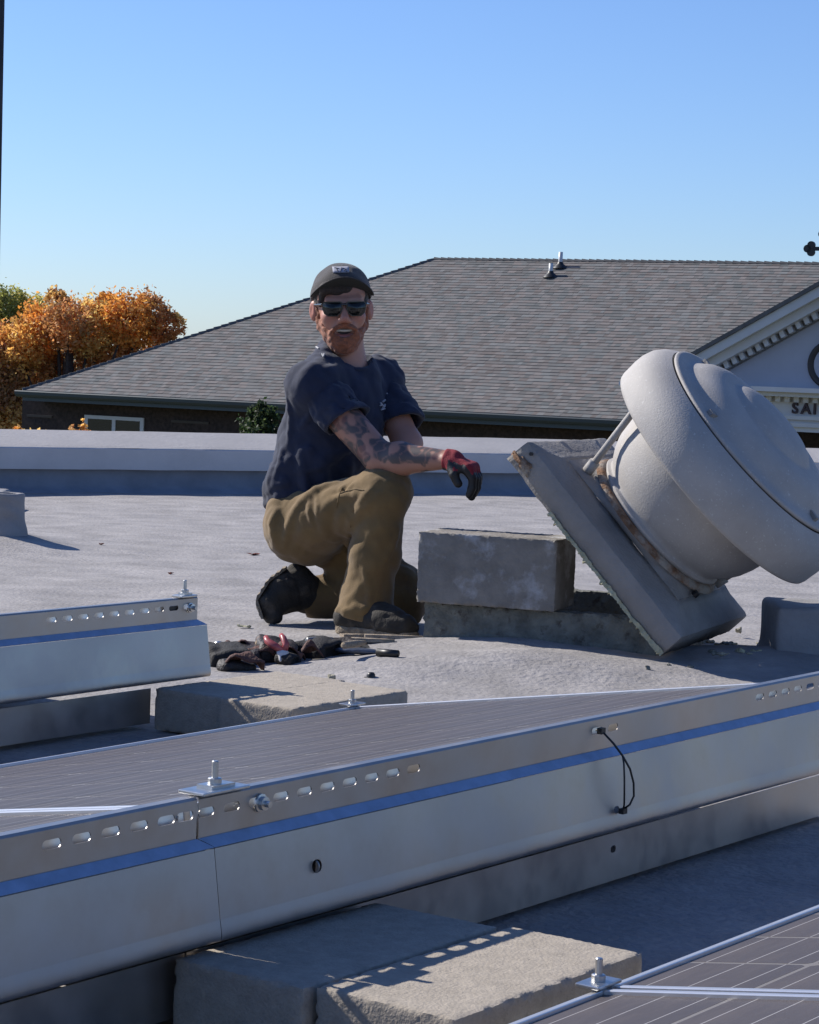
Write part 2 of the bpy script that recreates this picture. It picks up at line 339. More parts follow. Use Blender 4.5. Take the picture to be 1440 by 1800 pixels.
# drain-like dark tabs under the fascia
# ================================================================== solar rows
m_cell = bpy.data.materials.new('solar_cell'); m_cell.use_nodes = True
def cell_material(m):
    nt = m.node_tree; N = nt.nodes; L = nt.links; b = N['Principled BSDF']
    tc = N.new('ShaderNodeTexCoord'); sp = N.new('ShaderNodeSeparateXYZ'); L.new(tc.outputs['Generated'], sp.inputs[0])
    def lines(sock, n, w):
        a = N.new('ShaderNodeMath'); a.operation = 'MULTIPLY'; a.inputs[1].default_value = n; L.new(sock, a.inputs[0])
        f = N.new('ShaderNodeMath'); f.operation = 'FRACT'; L.new(a.outputs[0], f.inputs[0])
        s = N.new('ShaderNodeMath'); s.operation = 'SUBTRACT'; s.inputs[1].default_value = .5; L.new(f.outputs[0], s.inputs[0])
        q = N.new('ShaderNodeMath'); q.operation = 'ABSOLUTE'; L.new(s.outputs[0], q.inputs[0])
        c = N.new('ShaderNodeMath'); c.operation = 'LESS_THAN'; c.inputs[1].default_value = w; L.new(q.outputs[0], c.inputs[0]); return c.outputs[0]
    bus = lines(sp.outputs[1], 3, .014)
    nz = N.new('ShaderNodeTexNoise'); nz.inputs['Scale'].default_value = 9; nz.inputs['Detail'].default_value = 6; L.new(tc.outputs['Object'], nz.inputs['Vector'])
    rp = N.new('ShaderNodeValToRGB'); L.new(nz.outputs[0], rp.inputs[0])
    rp.color_ramp.elements[0].color = (.010, .012, .022, 1); rp.color_ramp.elements[1].color = (.020, .023, .038, 1)
    mx = N.new('ShaderNodeMix'); mx.data_type = 'RGBA'; L.new(bus, mx.inputs[0]); L.new(rp.outputs[0], mx.inputs[6]); mx.inputs[7].default_value = (.34, .34, .35, 1)
    # dust film
    dn = N.new('ShaderNodeTexNoise'); dn.inputs['Scale'].default_value = 2.3; dn.inputs['Detail'].default_value = 9; dn.inputs['Roughness'].default_value = .7
    mp = N.new('ShaderNodeMapping'); mp.inputs['Scale'].default_value = (1, 5, 1); L.new(tc.outputs['Object'], mp.inputs[0]); L.new(mp.outputs[0], dn.inputs['Vector'])
    mr = N.new('ShaderNodeMapRange'); mr.inputs[1].default_value = .3; mr.inputs[2].default_value = .75; mr.inputs[3].default_value = .10; mr.inputs[4].default_value = .30; L.new(dn.outputs[0], mr.inputs[0])
    m2 = N.new('ShaderNodeMix'); m2.data_type = 'RGBA'; L.new(mr.outputs[0], m2.inputs[0]); L.new(mx.outputs[2], m2.inputs[6]); m2.inputs[7].default_value = (.29, .225, .165, 1)
    L.new(m2.outputs[2], b.inputs['Base Color']); b.inputs['Roughness'].default_value = .5
    b.inputs['Sheen Weight'].default_value = .14; b.inputs['Sheen Roughness'].default_value = .45; b.inputs['Sheen Tint'].default_value = (.95, .82, .70, 1); b.inputs['Coat Weight'].default_value = .05; b.inputs['Specular IOR Level'].default_value = .12; b.inputs['Coat IOR'].default_value = 1.4
    r2 = N.new('ShaderNodeMapRange'); r2.inputs[3].default_value = .18; r2.inputs[4].default_value = .36; L.new(dn.outputs[0], r2.inputs[0]); L.new(r2.outputs[0], b.inputs['Coat Roughness'])
cell_material(m_cell)
M['backsheet'] = mat('white_backsheet', (.24, .215, .19), .5, coat=.1)
PL, PW = 1.645, .985
def panel(a_hi, n_hi, z_hi, label, low_dir=1):
    """panel whose high edge starts at row coordinate a_hi and runs +PL; its surface falls away in -N"""
    org = RW(a_hi, n_hi, z_hi); t = thing('solar_panel', RW(a_hi, n_hi, Z0+.1), label, 'solar panel', 'tilted solar panels on the flat roof')
    ex = rA; ey = -rN*math.cos(TILT)-rZ*math.sin(TILT); ez = np.cross(ex, ey); ez = ez if ez[2] > 0 else -ez
    P = lambda x, y, z: org+ex*x+ey*y+ez*z
    fw, fh = .010, .038
    f = MB()
    f.box(P(0, 0, -fh), ex*PL, ey*fw, ez*fh); f.box(P(0, PW-fw, -fh), ex*PL, ey*fw, ez*fh)
    f.box(P(0, fw, -fh), ex*fw, ey*(PW-2*fw), ez*fh); f.box(P(PL-fw, fw, -fh), ex*fw, ey*(PW-2*fw), ez*fh)
    bevel(f.build('frame', M['frame'], t), .0012, 2)
    b = MB(); b.box(P(fw, fw, -.010), ex*(PL-2*fw), ey*(PW-2*fw), ez*.005); b.build('backsheet', M['backsheet'], t)
    cs = .1563; gx = (PL-10*cs)/11; gy = (PW-6*cs)/7
    me = None
    for i in range(10):
        for j in range(6):
            x0 = gx+i*(cs+gx); y0 = gy+j*(cs+gy); q = P(x0, y0, -.0048)
            if me is None:
                c = .006; pts = [(c, 0), (cs-c, 0), (cs, c), (cs, cs-c), (cs-c, cs), (c, cs), (0, cs-c), (0, c)]
                me = bpy.data.meshes.new('cell'); V = [(x, y, 0) for x, y in pts]+[(x, y, -.0006) for x, y in pts]
                me.from_pydata(V, [], [tuple(range(8)), tuple(range(15, 7, -1))]+[(k+8, (k+1) % 8+8, (k+1) % 8, k) for k in range(8)]); me.materials.append(m_cell)
            o = bpy.data.objects.new('cell', me); COL.objects.link(o); o.parent = t
            Mx = Matrix.Identity(4)
            for r_ in range(3): Mx[r_][0] = ex[r_]; Mx[r_][1] = ey[r_]; Mx[r_][2] = ez[r_]; Mx[r_][3] = (q-ORG[t.name])[r_]
            o.matrix_local = Mx
    return t
# -------- the sheet-metal wind deflector with slots
def slot_loop(ca, cz, w, h, n=5):
    pts = []; r = h/2; s = w/2-r
    for k in range(n+1): t = -math.pi/2+math.pi*k/n; pts.append((ca+s+r*math.cos(t), cz+r*math.sin(t)))
    for k in range(n+1): t = math.pi/2+math.pi*k/n; pts.append((ca-s+r*math.cos(t), cz+r*math.sin(t)))
    return pts
def plate(mbx, a0, a1, z0, z1, holes, f):
    """rectangle with rounded holes (ca, cz, w, h) in a row, mapped to space by f(a, z)"""
    holes = sorted(holes); cur = a0
    for (ca, cz, w, h) in holes:
        L_, R_ = max(ca-w/2-.004, cur), ca+w/2+.004
        if L_ > cur+1e-6: mbx.add([f(cur, z0), f(L_, z0), f(L_, z1), f(cur, z1)], [(0, 1, 2, 3)])
        r = h/2; sx = w/2-r; n = 6
        mbx.add([f(L_, z0), f(R_, z0), f(R_, cz-r), f(L_, cz-r)], [(0, 1, 2, 3)]); mbx.add([f(L_, cz+r), f(R_, cz+r), f(R_, z1), f(L_, z1)], [(0, 1, 2, 3)])
        for k in range(n):
            t0, t1 = [-math.pi/2+math.pi*q/n for q in (k, k+1)]; za, zb_ = cz+r*math.sin(t0), cz+r*math.sin(t1)
            mbx.add([f(ca+sx+r*math.cos(t0), za), f(R_, za), f(R_, zb_), f(ca+sx+r*math.cos(t1), zb_)], [(0, 1, 2, 3)])
            mbx.add([f(L_, za), f(ca-sx-r*math.cos(t0), za), f(ca-sx-r*math.cos(t1), zb_), f(L_, zb_)], [(0, 1, 2, 3)])
        cur = R_
    if a1 > cur+1e-6: mbx.add([f(cur, z0), f(a1, z0), f(a1, z1), f(cur, z1)], [(0, 1, 2, 3)])
FL_T, FL_B = .336, .286
def deflector(a0, a1, n0, slots, dholes, label, lowslots=(), rail=(None, None)):
    t = thing('wind_deflector', RW((a0+a1)/2, n0, Z0), label, 'wind deflector', 'sheet metal wind deflectors')
    m1 = MB()
    plate(m1, a0, a1, FL_B, FL_T-.003, [(s, .3165, .030, .0110) for s in slots], lambda a, z: RW(a, n0, z))
    m1.add([RW(a0, n0, FL_T-.003), RW(a1, n0, FL_T-.003), RW(a1, n0-.003, FL_T), RW(a0, n0-.003, FL_T), RW(a1, n0-.016, FL_T), RW(a0, n0-.016, FL_T)], [(0, 1, 2, 3), (3, 2, 4, 5)])
    o = m1.build('top_flange', M['alu'], t); s = o.modifiers.new('thickness', 'SOLIDIFY'); s.thickness = .0016; s.offset = -1
    m2 = MB(); b0, b1 = a0+.015, a1+.018                # the lower face is cut a little further along than the flange
    prof = [(0., FL_B), (.0165, FL_B-.0165)]
    m2.add([RW(a0, n0, FL_B), RW(a1, n0, FL_B), RW(b1, n0+.0125, FL_B-.0105), RW(b0, n0+.0125, FL_B-.0105)], [(0, 1, 2, 3)])
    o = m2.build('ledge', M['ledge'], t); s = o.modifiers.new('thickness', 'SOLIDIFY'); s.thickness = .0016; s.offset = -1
    m3 = MB(); fN = lambda z: n0+.0127+(FL_B-.011-z)*.15
    plate(m3, b0, b1, .192, FL_B-.0110, dholes, lambda a, z: RW(a, fN(z), z))
    o = m3.build('main_face', M['alu'], t); s = o.modifiers.new('thickness', 'SOLIDIFY'); s.thickness = .0016; s.offset = -1
    zs_ = [.1925, .188, .184, .180, .177, .174, .172, .1695, .1675, .166, .166, .166]; no = [0, .0002, .0004, .0005, .0004, .0002, -.0002, -.0012, -.003, -.006, -.012, -.018]
    V = []; nb = 60
    for z_, d_ in zip(zs_, no):
        for q in range(nb+1): V.append(RW(b0+(b1-b0)*q/nb, fN(z_)+d_ if z_ > .166 else fN(.1665)-.0060+d_+.006, z_))
    obj('lower_lip', V, [(j*(nb+1)+i+1, j*(nb+1)+i, (j+1)*(nb+1)+i, (j+1)*(nb+1)+i+1) for j in range(len(zs_)-1) for i in range(nb)], M['alu'], t, True)
    if rail[0] is not None:
        m4 = MB(); plate(m4, rail[0], rail[1], .076, .150, lowslots, lambda a, z: RW(a, n0-.012, z))
        m4.add([RW(rail[0], n0-.012, .076), RW(rail[1], n0-.012, .076), RW(rail[1], n0-.06, .074), RW(rail[0], n0-.06, .074)], [(3, 2, 1, 0)])
        o = m4.build('lower_sheet', M['alu'], t); s = o.modifiers.new('thickness', 'SOLIDIFY'); s.thickness = .0016; s.offset = -1
    return t
M['ledge'] = mat('ledge_sky_tint', (.29, .39, .54), .45, .5, var=.12, vs=30, bump=.08, bs=120, bd=.001)  # blue sky reflection on the bare ledge, painted into its base colour
def bolt(mbx, p, ax, r=.0042, L=.026, hr=.0085):
    ax = np.array(ax)/np.linalg.norm(ax); mbx.lathe(p, ax, [(0, hr), (.006, hr), (.007, hr*.8), (.007, r), (L, r), (L+.001, r*.7), (L+.001, 0)], 10)
def clamp(parent, a, n, z, w=.07, d=.035, tilt=True):
    up = rZ; mbx = MB(); mbx.box(RW(a-w*.5, n-d*.75, z+.001), rA*w, rN*d, up*.0045); bevel(mbx.build('clamp', M['steel'], parent), .0012)
    c = bpy.data.objects[COL.objects[-1].name]; cl = [o for o in parent.children if o.name.startswith('clamp')][-1]
    k = MB(); k.box(RW(a-w*.22, n-d*.55, z+.0056), rA*w*.5, rN*d*.6, up*.004); bolt(k, RW(a, n-d*.25, z+.0097), up); k.build('bolt', M['steel'], cl)
sR = [-.037+.0469*i for i in range(10)]; sR.remove(sR[3-1]) if False else None
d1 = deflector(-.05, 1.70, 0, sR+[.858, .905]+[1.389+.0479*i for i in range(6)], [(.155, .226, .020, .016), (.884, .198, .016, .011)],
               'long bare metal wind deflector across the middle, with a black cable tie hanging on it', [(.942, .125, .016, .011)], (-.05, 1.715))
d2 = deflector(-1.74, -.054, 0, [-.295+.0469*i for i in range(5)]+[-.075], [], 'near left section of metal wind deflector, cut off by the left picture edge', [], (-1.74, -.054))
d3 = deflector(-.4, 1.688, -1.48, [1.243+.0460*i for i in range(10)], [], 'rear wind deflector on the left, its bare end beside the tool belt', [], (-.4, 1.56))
PT = .3240                                            # panel surface height at the flange
panel(-.045, -.019, PT, 'tilted solar panel behind the middle deflector, its corner near the man\'s concrete blocks')
panel(-.045-PL-.012, -.019, PT, 'tilted solar panel behind the near left deflector, joined at the bolted clamp')
panel(1.675-PL, -1.499, PT, 'tilted solar panel behind the rear left deflector')
NH = .484+PW*math.cos(TILT); NZ = .178+PW*math.sin(TILT)
panel(.071, NH, NZ, 'dark solar panel in the bottom right corner, beyond the white seam')
panel(.071-PL-.012, NH, NZ, 'dark solar panel at the bottom edge, nearer side of the white seam')
clamp(d1, -.01, -.001, FL_T, .085, .040)
# bolt through the flange, next to the clamp
b = MB(); b.lathe(RW(.062, .001, .3145), rN, [(0, .0115), (.003, .0115), (.0035, .0085), (.009, .0085), (.0095, .004), (.016, .004), (.016, 0)], 12); b.build('flange_bolt', M['steel'], d1)
clamp(d3, 1.655, -1.481, FL_T, .05, .03)
b = MB(); b.lathe(RW(1.662, -1.479, .3145), rN, [(0, .0105), (.003, .0105), (.0035, .0085), (.009, .0085), (.0095, .004), (.018, .004), (.018, 0)], 12); b.build('flange_bolt', M['steel'], d3)
b = MB(); b.box(RW(1.60, -1.49, .31), rA*.03, rN*.006, rZ*.010); b.build('tab', M['black'], d3)
# low-edge clamps and their brackets
def low_clamp(a, n, z, label):
    t = thing('panel_clamp', RW(a, n, Z0), label, 'clamp', 'end clamps at the low panel edges')
    m = MB(); m.box(RW(a-.026, n-.012, z+.0015), rA*.05, rN*.030, rZ*.004); bevel(m.build('clamp_plate', M['steel'], t), .001)
    m = MB(); m.box(RW(a-.013, n+.002, z-.03), rA*.026, rN*.012, rZ*.0305); m.build('bracket', M['steel'], t)
    m = MB(); bolt(m, RW(a, n+.002, z+.0056), rZ, .0042, .024, .008); m.build('bolt', M['steel'], t)
zl = PT-PW*math.sin(TILT); nl = -.019-PW*math.cos(TILT)
low_clamp(1.595, nl-.004, zl+.002, 'small bolted clamp on the far low edge of the middle panel, before the concrete pavers')
low_clamp(.062, .484-.006, .180, 'bolted clamp where the white panel seam meets the edge, bottom right')
# support feet below the low edges
for (a, n, z) in ((-.05, nl+.03, zl), (1.55, nl+.03, zl), (.065, .52, .17), (1.3, .52, .17)):
    m = MB(); m.box(RW(a-.02, n-.02, Z0+.002), rA*.04, rN*.04, rZ*(z-.045-Z0)); tag(m.build('support_foot', M['alu'], loc=RW(a, n, Z0)), 'short metal foot standing on the roof beneath a low panel edge', 'bracket', 'feet under the panel edges')
# black cable tie
ct = thing('cable_tie', RW(.865, .02, .21), 'black cable tie looped through a deflector slot and hanging down the metal face', 'cable tie')
zt = lambda z: (FL_B-.016-z)*.13+.0187
pts = [RW(.862, -.004, .3165), RW(.861, .008, .3155), RW(.866, .024, .300), RW(.874, .036, .282), RW(.884, .044, .262), RW(.893, .046, .240), RW(.897, .045, .220), RW(.893, .041, .207), RW(.887, .036, .2015)]
MB().tube(pts, .0017, 6).build('strap', M['black'], ct, True)
pts = [RW(.887, .034, .2005), RW(.878, .040, .209), RW(.872, .043, .225), RW(.870, .043, .250), RW(.872, .040, .270), RW(.874, .036, .282)]
MB().tube(pts, .0014, 6).build('strap', M['black'], ct, True)
m = MB(); m.box(RW(.854, .002, .3125), rA*.012, rN*.008, rZ*.009); m.build('tie_head', M['black'], ct)
m = MB(); m.box(RW(.880, .030, .1935), rA*.012, rN*.008, rZ*.008); m.build('tie_end', M['black'], ct)
# D-shaped knock-out: the punched tab bent out of the sheet
c_ = RW(.148, .0127+(FL_B-.011-.226)*.15+.002, .226); m = MB(); n_ = 10; V = []
for k in range(n_+1):
    t_ = -math.pi/2+math.pi*k/n_; p_ = c_+rA*(.0015-.0012*math.cos(t_))+rN*(.0065*math.cos(t_))+rZ*(.0078*math.sin(t_)); V += [p_, p_+rA*.0016]
V += [c_+rZ*-.0078-rA*.002, c_-rZ*.0078]
m.add(V[:-2], [(2*k, 2*k+1, 2*k+3, 2*k+2) for k in range(n_)]+[tuple(range(0, 2*n_+2, 2)), tuple(range(1, 2*n_+2, 2))[::-1]]); m.build('punched_tab', M['alu'], d1)

# ------------------------------------------------------------------ ballast blocks
def rough_box(name, o, ex, ey, ez, m, step=.006, amp=.0003, seed=1, parent=None, loc=None, chip=.003, thr=3.2):
    o = np.array(o, float); E = [np.array(q, float) for q in (ex, ey, ez)]; N_ = [max(2, int(round(np.linalg.norm(q)/step))) for q in E]
    key = {}; V = []; F = []; rs_ = np.random.RandomState(seed)
    U_ = [q/np.linalg.norm(q) for q in E]; L_ = [np.linalg.norm(q) for q in E]
    def vid(i, j, k):
        q = (i, j, k)
        if q not in key:
            c = [i/N_[0], j/N_[1], k/N_[2]]; p = o+E[0]*c[0]+E[1]*c[1]+E[2]*c[2]; ends = [(c[a] in (0, 1)) for a in range(3)]; ne = sum(ends)
            p = p+rs_.normal(size=3)*amp
            if ne >= 2:
                a_ = rs_.rand(); dd = (.0012+(chip*rs_.rand() if a_ < .25 else 0))*(1.3 if ne == 3 else 1)
                for a in range(3):
                    if ends[a]: p = p-U_[a]*dd*(1 if c[a] == 1 else -1)
            key[q] = len(V); V.append(p)
        return key[q]
    for ax in range(3):
        b, c = (ax+1) % 3, (ax+2) % 3
        for side in (0, N_[ax]):
            for i in range(N_[b]):
                for j in range(N_[c]):
                    ids = []
                    for (di, dj) in ((0, 0), (1, 0), (1, 1), (0, 1)):
                        q = [0, 0, 0]; q[ax] = side; q[b] = i+di; q[c] = j+dj; ids.append(vid(*q))
                    F.append(ids if side else ids[::-1])
    if np.dot(np.cross(E[0], E[1]), E[2]) < 0: F = [q[::-1] for q in F]
    ob_ = obj(name, V, F, m, parent, True, loc if loc is not None else o); ob_.data.set_sharp_from_angle(angle=rad(50)); return ob_
def ballast(a, n, zt_, L=.395, Wd=.19, hgt=.088, label='', rot=0, grp='concrete ballast blocks under the deflectors'):
    ca, sa = math.cos(rot), math.sin(rot); d1_ = rA*ca+rN*sa; d2_ = -rA*sa+rN*ca
    return tag(rough_box('ballast_block', RW(a, n, zt_-hgt), d1_*L, d2_*Wd, rZ*hgt, M['concrete'], seed=int(abs(a*100))+3), label, 'concrete block', grp)
ballast(-.092, .004, .154, label='near concrete block tucked against the near deflector, fully in shade')
ballast(-.080, .201, .155, label='near concrete block half in sun at the bottom centre, beside the bottom right panel', rot=.012)
ballast(1.545, -1.468, .155, L=.41, label='tan concrete block under the end of the rear left deflector')
ballast(1.535, -1.286, .155, L=.40, label='sunlit tan concrete block behind the middle panel clamp')
ballast(-1.45, .02, .154, label='concrete block beneath the near left deflector, hidden outside the picture')
# dark hardware lying in the shade beneath the rear deflector
t = thing('loose_hardware', atz(215, 1262, Z0+.005), 'small shiny metal clips lying in the shade left of the tan blocks', 'hardware')
for (u, v, L, w) in ((200, 1268, .03, .010), (222, 1259, .028, .012), (205, 1263, .02, .006)):
    p = atz(u, v, Z0+.02); MB().box(p, np.array([L, .004, .002]), np.array([0, w, .001]), np.array([0, 0, .006])).build('clip', M['steel'], t)

# ================================================================== vent curb, prop block, tipped exhaust ventilator
cd = np.array([.942, -.336, 0]); ce = np.array([.336, .942, 0])   # along the curb's near face, and away from the camera
CL = .66; C0 = np.array([.050, 6.45, 0])
cb = thing('roof_curb', C0+np.array([0, 0, .08]), 'low dark weathered square roof curb left open under the tipped ventilator', 'roof curb')
def CW(x, y, z): return C0+cd*x+ce*y+np.array([0, 0, z])
for (x, y, lx, ly) in ((0, 0, CL, .045), (0, CL-.045, CL, .045), (0, .045, .045, CL-.09), (CL-.045, .045, .045, CL-.09)):
    rough_box('curb_side', CW(x, y, .06), cd*lx, ce*ly, rZ*.135, M['curbwood'], .011, .0016, int(x*90+y*50)+2, cb, chip=.006)
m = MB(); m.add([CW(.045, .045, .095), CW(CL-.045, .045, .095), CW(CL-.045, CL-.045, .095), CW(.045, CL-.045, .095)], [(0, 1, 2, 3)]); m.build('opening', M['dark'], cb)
# prop block
pb0 = CW(-.012, -.035, .196)
tag(rough_box('concrete_block', pb0, cd*.395, ce*.195, rZ*.194, M['block'], .007, .0007, 4), 'stained grey concrete block propping up the tipped ventilator, beside the man\'s knee', 'concrete block')
# ventilator frame
vaz = .398; beta = .829; vcd = np.array([math.cos(vaz), -math.sin(vaz), 0]); vce = np.array([math.sin(vaz), math.cos(vaz), 0])
e1 = -vcd*math.cos(beta)+np.array([0, 0, math.sin(beta)]); e2 = vce.copy(); kk = vcd*math.sin(beta)+np.array([0, 0, math.cos(beta)])
P1 = at(1162, 1152, 6.13); S = .67
def VW(x, y, h): return P1+e1*x+e2*y+kk*h
vt = thing('roof_ventilator', P1, 'large grey mushroom shaped exhaust ventilator tipped on its side on the roof curb', 'roof ventilator')
def sqring(inset, h): return [VW(inset, inset, h), VW(S-inset, inset, h), VW(S-inset, S-inset, h), VW(inset, S-inset, h)]
def bumpy_rings(rings, name, m, th=.012, amp=.0012):
    mbx = MB(); n = 40; V = []
    for ri, R_ in enumerate(rings):
        for s_ in range(4):
            for k in range(n):
                p = R_[s_]+(R_[(s_+1) % 4]-R_[s_])*k/n; a_ = (s_*n+k)
                j = amp*(math.sin(a_*.9+ri*.7)+math.sin(a_*.37+2*ri)+.6*math.sin(a_*2.3+ri)) ; V.append(p+kk*j*(1 if ri < 2 else .4)+e1*j*.3)
    tot = 4*n; F = [(r*tot+k, r*tot+(k+1) % tot, (r+1)*tot+(k+1) % tot, (r+1)*tot+k)[::-1] for r in range(len(rings)-1) for k in range(tot)]
    mbx.add(V, F); o = mbx.build(name, m, vt, True); o.data.set_sharp_from_angle(angle=rad(28)); s = o.modifiers.new('thickness', 'SOLIDIFY'); s.thickness = th; s.offset = -1
    return o
NCx, NCy = .3136, .290                                 # neck centre on the plate
o = bumpy_rings([sqring(0, 0), sqring(.001, .06), sqring(.003, .073), sqring(.012, .079), sqring(.05, .086), sqring(.075, .096), sqring(.095, .104)], 'base_skirt', M['ventbase'], .01)
# top plate from the inner square to the neck circle
mbx = MB(); n = 64; V = []; sq = []
for k in range(n):
    a = 2*math.pi*k/n+math.pi/4; c_, s_ = math.cos(a), math.sin(a); q = (S/2-.094)/max(abs(c_), abs(s_)); sq.append((S/2+c_*q, S/2+s_*q))
for (w, h) in ((0, .104), (.4, .110), (.75, .118), (.92, .126), (1, .142)):
    for k in range(n):
        a = 2*math.pi*k/n+math.pi/4; x1, y1 = NCx+.224*math.cos(a), NCy+.224*math.sin(a); V.append(VW(sq[k][0]+(x1-sq[k][0])*w, sq[k][1]+(y1-sq[k][1])*w, h))
mbx.add(V, [(r*n+k, r*n+(k+1) % n, (r+1)*n+(k+1) % n, (r+1)*n+k) for r in range(4) for k in range(n)])
mbx.build('base_plate', M['ventbase'], vt, True)
VC = VW(NCx, NCy, 0)
MB().lathe(VC, kk, [(.128, .236), (.137, .232), (.142, .225), (.143, .214)], 72).build('seam_ring', M['rust'], vt, True)
MB().lathe(VC, kk, [(.13, .205), (.143, .213), (.152, .222), (.157, .221), (.160, .214), (.166, .214), (.18, .226), (.20, .240), (.225, .252), (.26, .262), (.30, .268), (.36, .270), (.42, .270)], 96).build('neck', M['vent'], vt, True)
LIP = .346
def prof_s(l, extra=0): return [(LIP+a, b) for a, b in l]
lipbody = prof_s([(.008, .350), (-.002, .357), (-.006, .364), (-.003, .371), (.006, .3735), (.02, .374), (.045, .376), (.070, .375), (.095, .368), (.115, .355), (.130, .338), (.140, .322)])
MB().lathe(VC, kk, lipbody, 128).build('hood_band', M['vent'], vt, True)
MB().lathe(VC, kk, prof_s([(.008, .350), (.03, .358), (.07, .360), (.105, .348), (.128, .325), (.14, .25), (.14, 0)]), 96).build('hood_underside', M['vent'], vt, True)
MB().lathe(VC, kk, prof_s([(.141, .321), (.139, .311), (.142, .307)]), 128).build('hood_groove', M['black'], vt, True)
MB().lathe(VC, kk, prof_s([(.137, .310), (.141, .316), (.147, .319), (.151, .316), (.153, .308), (.154, .29), (.156, .274), (.162, .264), (.172, .254), (.186, .240), (.198, .219), (.205, .197), (.208, .178), (.2085, .152)]), 128).build('hood_shoulder', M['vent'], vt, True)
MB().lathe(VC, kk, prof_s([(.2085, .152), (.209, .146), (.213, .140), (.222, .129), (.230, .109), (.236, .08), (.239, .04), (.240, 0)]), 96).build('hood_cap', M['vent'], vt, True)
for k, ang in enumerate((-36, 142)):
    a = rad(ang); x, y = math.cos(a), math.sin(a)
    p0 = VC+(e1*x+e2*y)*.262+kk*.120; p1 = VC+(e1*x+e2*y)*.325+kk*.42
    MB().tube([p0, p1], .010, 12).build('strut', M['vent'], vt, True)
    MB().tube([p0-kk*.004, p0+(p1-p0)*.10], .0155, 12).build('strut_socket', M['vent'], vt, True)
# hood clips
for ang in (200, 20, 110, 290):
    a = rad(ang); d = e1*math.cos(a)+e2*math.sin(a); p = VC+d*.278+kk*(LIP+.154)
    MB().box(p-d*.014, d*.028, np.cross(kk, d)*.016, kk*.012).build('clip', M['ventbase'], vt)
# torn foam along the rim
rs = random.Random(3); mbx = MB(); V = []; F = []
N_ = 150; wv = 0; dr_ = 0
for i in range(N_+1):
    x = S*(.0+.72*i/N_); wv = .8*wv+rs.gauss(0, .0016); dr_ = .7*dr_+rs.gauss(0, .0012); w = max(.002, .010+wv+(.010*math.exp(-(i/16)**2))); z = -.003-abs(dr_)*1.6-.003*abs(math.sin(i*.11)); 
    if rs.random() < .06: z -= .010
    V += [VW(x, -.0035, .001+w*.55), VW(x, -.005-abs(dr_), z*.5), VW(x, .012, z), VW(x, .012, .004)]
for i in range(N_):
    for k in range(4): F.append((i*4+k, i*4+(k+1) % 4, (i+1)*4+(k+1) % 4, (i+1)*4+k))
mbx.add(V, F); mbx.build('torn_foam', M['foam'], vt)
# rusty corner patch at the raised corner
def patch(fn, cx, cy, rx, ry, seed, mm, name):
    r_ = random.Random(seed); n_ = 26; P_ = []
    for k in range(n_):
        a = 2*math.pi*k/n_; q = 1+.22*math.sin(3*a+seed)+.14*math.sin(7*a)+r_.uniform(-.10, .10); P_.append((cx+rx*q*math.cos(a), cy+ry*q*math.sin(a)))
    V = [fn(x, y, .0022) for x, y in P_]+[fn(cx, cy, .0040)]+[fn(x, y, -.004) for x, y in P_]
    return obj(name, V, [(k, (k+1) % n_, n_) for k in range(n_)]+[(k+n_+1, (k+1) % n_+n_+1, (k+1) % n_, k) for k in range(n_)], mm, vt, True)
patch(lambda x, y, l: VW(x, -l, y), S-.040, .026, .034, .015, 2, M['rust'], 'rusty_corner')
patch(lambda x, y, l: VW(S+l, x, y), .03, .02, .026, .014, 5, M['rust'], 'rusty_corner')
m = MB(); m.lathe(VW(S-.035, -.001, .062), -e2, [(-.004, .005), (.006, .005), (.006, 0)], 8); m.build('screw', M['black'], vt)
m = MB(); m.lathe(VW(.09, .20, .126), kk, [(-.01, .010), (.004, .009), (.005, 0)], 8); m.build('screw', M['black'], vt)

# coated boxes / stubs standing on the roof
def stub(u0, u1, vt_, vb, y, name, label, jag=.004, seed=1, depth=.22):
    p0 = at(u0, vb, y); p1 = at(u1, vb, y); zt_ = at((u0+u1)/2, vt_, y)[2]
    c = (p0+p1)/2+np.array([0, depth/2, 0]); hx = abs(p1[0]-p0[0])/2; zb = Z0-.03
    f = Field([c[0]-hx-.12, c[1]-depth/2-.12, zb-.02], [c[0]+hx+.12, c[1]+depth/2+.12, zt_+.03], .008)
    f.rbox([c[0], c[1], (zb+zt_)/2], [hx, depth/2, (zt_-zb)/2], rr=.014, k=0)
    f.rbox([c[0], c[1], zb+.02], [hx+.015, depth/2+.015, .03], rr=.02, k=.035)
    f.noise(jag*.5, 45, 8, seed=seed)
    return tag(fobj(name, f, M['coated'], loc=[c[0], c[1], Z0]), label, 'roof box')
M['coated'] = mat('foam_coated_box', (.34, .33, .33), .9, var=.12, vs=7, bump=.7, bs=70, bd=.004)
pc = at(5, 950, 9.28); zt_ = at(5, 866, 9.28)[2]
f = Field([pc[0]-.22, pc[1]-.22, Z0-.05], [pc[0]+.22, pc[1]+.22, zt_+.04], .006)
f.cap([pc[0], pc[1], Z0-.03], [pc[0], pc[1], zt_+.05], .082, .082, k=0); f.cap([pc[0], pc[1], Z0-.02], [pc[0], pc[1], Z0+.02], .12, .09, k=.05); f.half([0, 0, zt_], [0, 0, 1], k=.004); f.cap([pc[0], pc[1], zt_-.03], [pc[0], pc[1], zt_+.06], .062, .062, k=.004, op='sub'); f.noise(.0028, 55, 8, seed=5); f.half([0, 0, Z0-.035], [0, 0, -1], k=0)
tag(fobj('vent_stub', f, M['coated'], loc=[pc[0], pc[1], Z0]), 'round grey coated pipe stub at the left picture edge, casting a pointed shadow', 'vent stub')
stub(1362, 1640, 1072, 1178, 6.32, 'coated_box', 'grey foam coated box at the right picture edge beside the tipped ventilator', seed=8, depth=.3)
stub(-110, 2, 862, 905, 11.2, 'coated_box', 'second coated box farther back, hidden behind the left box but for its shadow', seed=12, depth=.25)
